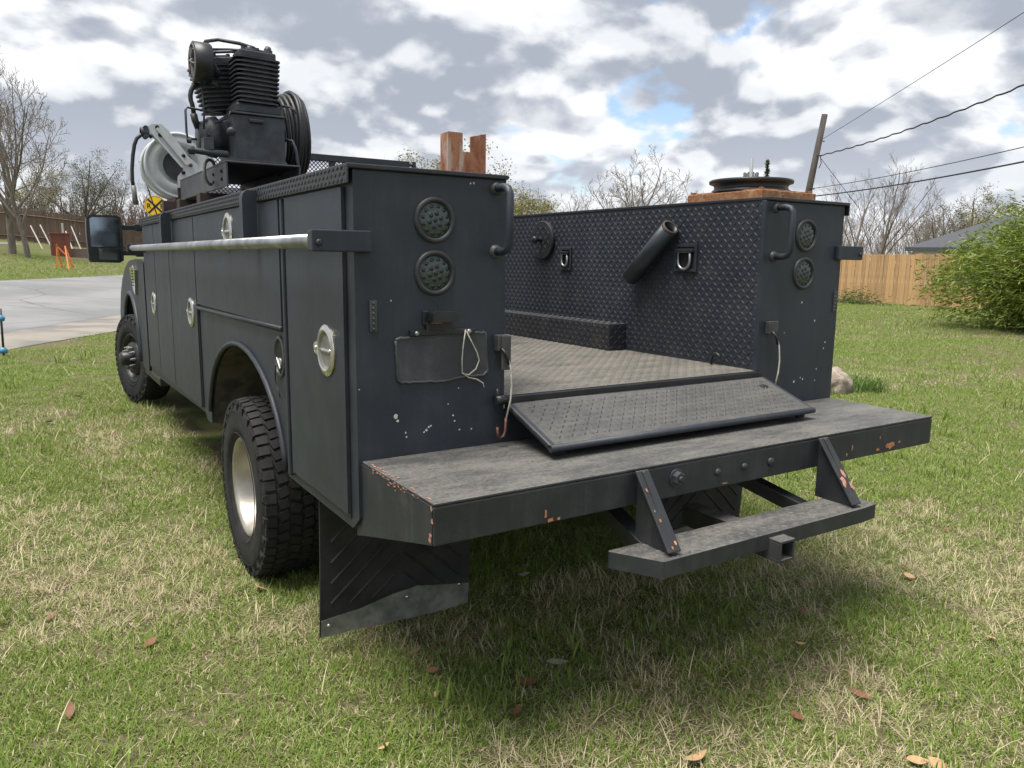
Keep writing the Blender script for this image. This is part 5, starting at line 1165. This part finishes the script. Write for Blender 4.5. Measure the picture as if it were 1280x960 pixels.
# ---------------------------------------------------------------- lawn
def mk_blade(name, cols, trans=.3):
    m = Mat(name, .6, 0, .25); g = m.N.new('ShaderNodeNewGeometry')
    c = m.mix(g.outputs['Random Per Island'], cols[0], cols[1]); c = m.mix(m.rnd(), c, cols[2]); m.color(c)
    t = m.N.new('ShaderNodeBsdfTranslucent'); m.L.new(c, t.inputs[0]); mx = m.N.new('ShaderNodeMixShader'); mx.inputs[0].default_value = trans
    m.L.new(m.b.outputs[0], mx.inputs[1]); m.L.new(t.outputs[0], mx.inputs[2]); m.L.new(mx.outputs[0], m.N['Material Output'].inputs[0]); return m.m
GREEN = mk_blade('green_blade', ((.11, .185, .028), (.25, .335, .065), (.18, .25, .05)))
STRAW = mk_blade('straw_blade', ((.36, .305, .175), (.62, .55, .37), (.45, .39, .25)), .2)
def tuft(seed, n, rad, hmin, hmax, wid, lie):
    rg = np.random.default_rng(seed); m = MB()
    for i in range(n):
        a = rg.uniform(0, 6.283); r_ = rad * math.sqrt(rg.random()); x, y = r_ * math.cos(a), r_ * math.sin(a); L = rg.uniform(hmin, hmax); az = rg.uniform(0, 6.283); tilt = abs(rg.normal(lie, .32)); w = wid * rg.uniform(.6, 1.3) / 2
        p = Vector((x, y, -.004)); pts = [p.copy()]
        for k in range(3):
            tt = min(1.52, tilt + k * .22); p = p + Vector((math.sin(tt) * math.cos(az), math.sin(tt) * math.sin(az), math.cos(tt))) * (L / 3); pts.append(p.copy())
        sx = Vector((-math.sin(az), math.cos(az), 0)); ws = (w, w * .9, w * .6, 0.); vs = []
        for q, k in zip(pts[:3], ws): vs += [q - sx * k, q + sx * k]
        vs.append(pts[3]); m.add(vs, [(0, 1, 3, 2), (2, 3, 5, 4), (4, 5, 6)])
    return m.v, m.f
def lawn():
    kinds = []
    def proto(mats_seq, name):
        m = MB()
        for (mi, args) in mats_seq: v, f = tuft(*args); m.add(v, f, mi)
        me = m.mesh(name, [GREEN, STRAW]); o = bpy.data.objects.new(name, me); return o
    c = bpy.data.collections.new('tufts')
    for k in range(4): c.objects.link(proto([(0, (k, 24, .060, .020, .048, .0030, .68)), (1, (k + 50, 4, .055, .02, .05, .003, 1.0))], 'tuft_%02d' % k))
    for k in range(4): c.objects.link(proto([(1, (k + 10, 17, .062, .020, .052, .0026, 1.1)), (0, (k + 70, 8, .055, .02, .045, .0036, .6))], 'tuft_%02d' % (4 + k)))
    for k in range(2): c.objects.link(proto([(0, (k + 30, 13, .06, .025, .068, .0038, .5)), (1, (k + 90, 8, .055, .02, .06, .0032, .9))], 'tuft_%02d' % (8 + k)))
    c.objects.link(proto([(1, (200, 9, .07, .07, .15, .0032, 1.25)), (0, (201, 5, .05, .03, .06, .004, .5))], 'tuft_10'))
    c.objects.link(proto([(0, (210, 12, .05, .05, .10, .0075, .55))], 'tuft_11'))
    c.objects.link(proto([(1, (220, 16, .05, .04, .09, .0034, .7)), (1, (221, 8, .05, .05, .11, .003, 1.2))], 'tuft_12'))
    P = []; rg = np.random.default_rng(12)
    yaw = math.atan2(C_F.x, C_F.y)
    for d0, d1, dens, sc in ((1.2, 4.2, 900, 1.0), (4.2, 7, 600, 1.05), (7, 11, 250, 1.25), (11, 18, 85, 1.6), (18, 30, 26, 2.3), (30, 46, 9, 3.2)):
        half = R(44); area = half * (d1 * d1 - d0 * d0); n = int(area * dens); d = np.sqrt(rg.uniform(d0 * d0, d1 * d1, n)); a = yaw + rg.uniform(-half, half, n)
        x = CAM.x + d * np.sin(a); y = CAM.y + d * np.cos(a); P.append(np.stack([x, y, np.full(n, sc), d], 1))
    P = np.concatenate(P); x, y = P[:, 0], P[:, 1]; s = ND.x * x + ND.y * y
    keep = ~((s > 7.15 + .3 * (vnoise(x * .8, y * .8, 5) - .5)) & (s < 16.0)) & ~((s > 28.6) & (s < 29.6))
    for tx in (-1.07, 1.07): keep &= ~((abs(x - tx) < .14) & (abs(y - 1.47) < .16)); keep &= ~((abs(x - tx * .97) < .12) & (abs(y - 6.03) < .15))
    bald = fbm(x * 2.1, y * 2.1, 31); keep &= ~((bald > .76) & (rg.random(len(x)) < .5))
    keep &= s < 34
    # hidden ground behind the truck is left to the soil below
    keep &= ~((x > -.9) & (x < .9) & (y > 2.6) & (y < 6.5))
    P = P[keep]; x, y = P[:, 0], P[:, 1]; n = len(P); z = gz(x, y)
    dry = fbm(x * .55 + 3, y * .55, 2) * .62 + fbm(x * 2.6, y * 2.6, 9) * .38
    # thatch shows most in the trodden strip behind and beside the truck; the far lawns are greener
    bias = .10 * np.exp(-((x + .9) ** 2 + (y + .8) ** 2) / 5.0) - .10 * np.clip((P[:, 3] - 7) / 8, 0, 1) - .07 * (1 / (1 + np.exp((x + 2.0) * 3))) * np.clip(y + .5, 0, 1)
    v = .5 + (dry - .5) * 1.15 + bias + rg.normal(0, .05, n)
    idx = np.where(v > .60, rg.integers(4, 8, n), np.where(v > .485, np.where(rg.random(n) < .45, rg.integers(8, 10, n), np.where(rg.random(n) < .62, rg.integers(0, 4, n), rg.integers(4, 8, n))), rg.integers(0, 4, n)))
    q = rg.random(n); near = P[:, 3] < 12; cl2 = fbm(x * 1.3 + 40, y * 1.3, 77)
    idx = np.where(near & (q < .018), 10, idx); idx = np.where(near & (q > .93) & (cl2 > .52) & (v < .5), 11, idx); idx = np.where(near & (q > .90) & (v > .60), 12, idx)
    me = bpy.data.meshes.new('lawn_grass'); me.vertices.add(n); me.vertices.foreach_set('co', np.stack([x, y, z], 1).ravel())
    for nm, tp, arr in (('kind_id', 'INT', idx.astype(np.int32)), ('turn', 'FLOAT', rg.uniform(0, 6.283, n).astype(np.float32)), ('size', 'FLOAT', (P[:, 2] * rg.uniform(.75, 1.25, n)).astype(np.float32))):
        at = me.attributes.new(nm, tp, 'POINT'); at.data.foreach_set('value', arr)
    o = bpy.data.objects.new('lawn_grass', me); COL.objects.link(o); o['kind'] = 'stuff'; o['label'] = 'short patchy lawn grass, green mixed with dry straw'; o['category'] = 'grass'
    ng = bpy.data.node_groups.new('lawn', 'GeometryNodeTree'); ng.interface.new_socket('Geometry', in_out='INPUT', socket_type='NodeSocketGeometry'); ng.interface.new_socket('Geometry', in_out='OUTPUT', socket_type='NodeSocketGeometry')
    N = ng.nodes; L = ng.links; gi = N.new('NodeGroupInput'); go = N.new('NodeGroupOutput'); ip = N.new('GeometryNodeInstanceOnPoints'); ci = N.new('GeometryNodeCollectionInfo'); ci.inputs['Collection'].default_value = c; ci.inputs['Separate Children'].default_value = True; ci.inputs['Reset Children'].default_value = True
    def attr(nm, tp): a = N.new('GeometryNodeInputNamedAttribute'); a.data_type = tp; a.inputs[0].default_value = nm; return a.outputs[0]
    L.new(gi.outputs[0], ip.inputs['Points']); L.new(ci.outputs[0], ip.inputs['Instance']); ip.inputs['Pick Instance'].default_value = True; L.new(attr('kind_id', 'INT'), ip.inputs['Instance Index'])
    cb = N.new('ShaderNodeCombineXYZ'); L.new(attr('turn', 'FLOAT'), cb.inputs[2]); er = N.new('FunctionNodeEulerToRotation'); L.new(cb.outputs[0], er.inputs[0]); L.new(er.outputs[0], ip.inputs['Rotation']); L.new(attr('size', 'FLOAT'), ip.inputs['Scale']); L.new(ip.outputs[0], go.inputs[0])
    md = o.modifiers.new('lawn', 'NODES'); md.node_group = ng
    print('grass tufts', n)
lawn()
# ---- fallen leaves
def leaves():
    mats = [simple('dry_leaf_brown', (.16, .075, .035), .7, var=.35, vs=40), simple('dry_leaf_tan', (.40, .25, .13), .7, var=.25, vs=40), simple('dry_leaf_pale', (.36, .33, .27), .8, var=.2, vs=40)]
    def leaf(w, curl):
        m = MB(); n = 7; vs = []
        for i in range(n + 1):
            t = i / n; hw = w * math.sin(math.pi * min(1, t * 1.02)) ** .8 * (1 - .25 * t); zc = .010 + curl * (t - .5) ** 2
            vs += [((t - .5), -hw, zc + .12 * hw), ((t - .5), 0, zc), ((t - .5), hw, zc + .20 * hw)]
        m.add(vs, [(3 * i + k, 3 * i + k + 1, 3 * i + k + 4, 3 * i + k + 3) for i in range(n) for k in (0, 1)], 0, True); return m
    ms = [[leaf(.22, .5).mesh('dry_leaf', [m]), leaf(.30, .25).mesh('dry_leaf', [m])] for m in mats]
    spots = [(870, 945, 1, .10), (325, 733, 1, .085), (87, 886, 0, .07), (188, 800, 0, .06), (65, 771, 0, .06), (1076, 866, 0, .08), (996, 892, 0, .06), (1147, 948, 1, .07), (1172, 952, 1, .07), (1000, 802, 1, .05), (697, 826, 2, .09), (773, 856, 0, .07), (646, 886, 0, .06), (545, 866, 1, .05), (660, 850, 0, .09), (1137, 718, 1, .06), (672, 757, 0, .05), (656, 716, 2, .06), (1005, 760, 0, .05), (540, 835, 0, .05), (1185, 660, 0, .06), (1025, 772, 1, .04), (62, 540, 2, .10), (98, 508, 2, .08), (480, 930, 1, .04), (760, 772, 0, .05), (555, 800, 1, .05), (1240, 795, 1, .05)]
    rr = random.Random(6); names = ('brown', 'tan', 'pale grey')
    for px, py, c, s in spots:
        p = on_plane(px, py, 2, GZ + .03); o = bpy.data.objects.new('dry_leaf', ms[c][rr.randint(0, 1)]); COL.objects.link(o); o.location = (p.x, p.y, gzf(p.x, p.y) + .022); o.scale = (s, s, s); o.rotation_euler = (rr.gauss(0, .3), rr.gauss(0, .3), rr.random() * 6.28)
        tag(o, 'curled %s dry leaf lying on the lawn' % names[c], 'leaf', '%s dry leaves fallen on the lawn' % names[c])
leaves()
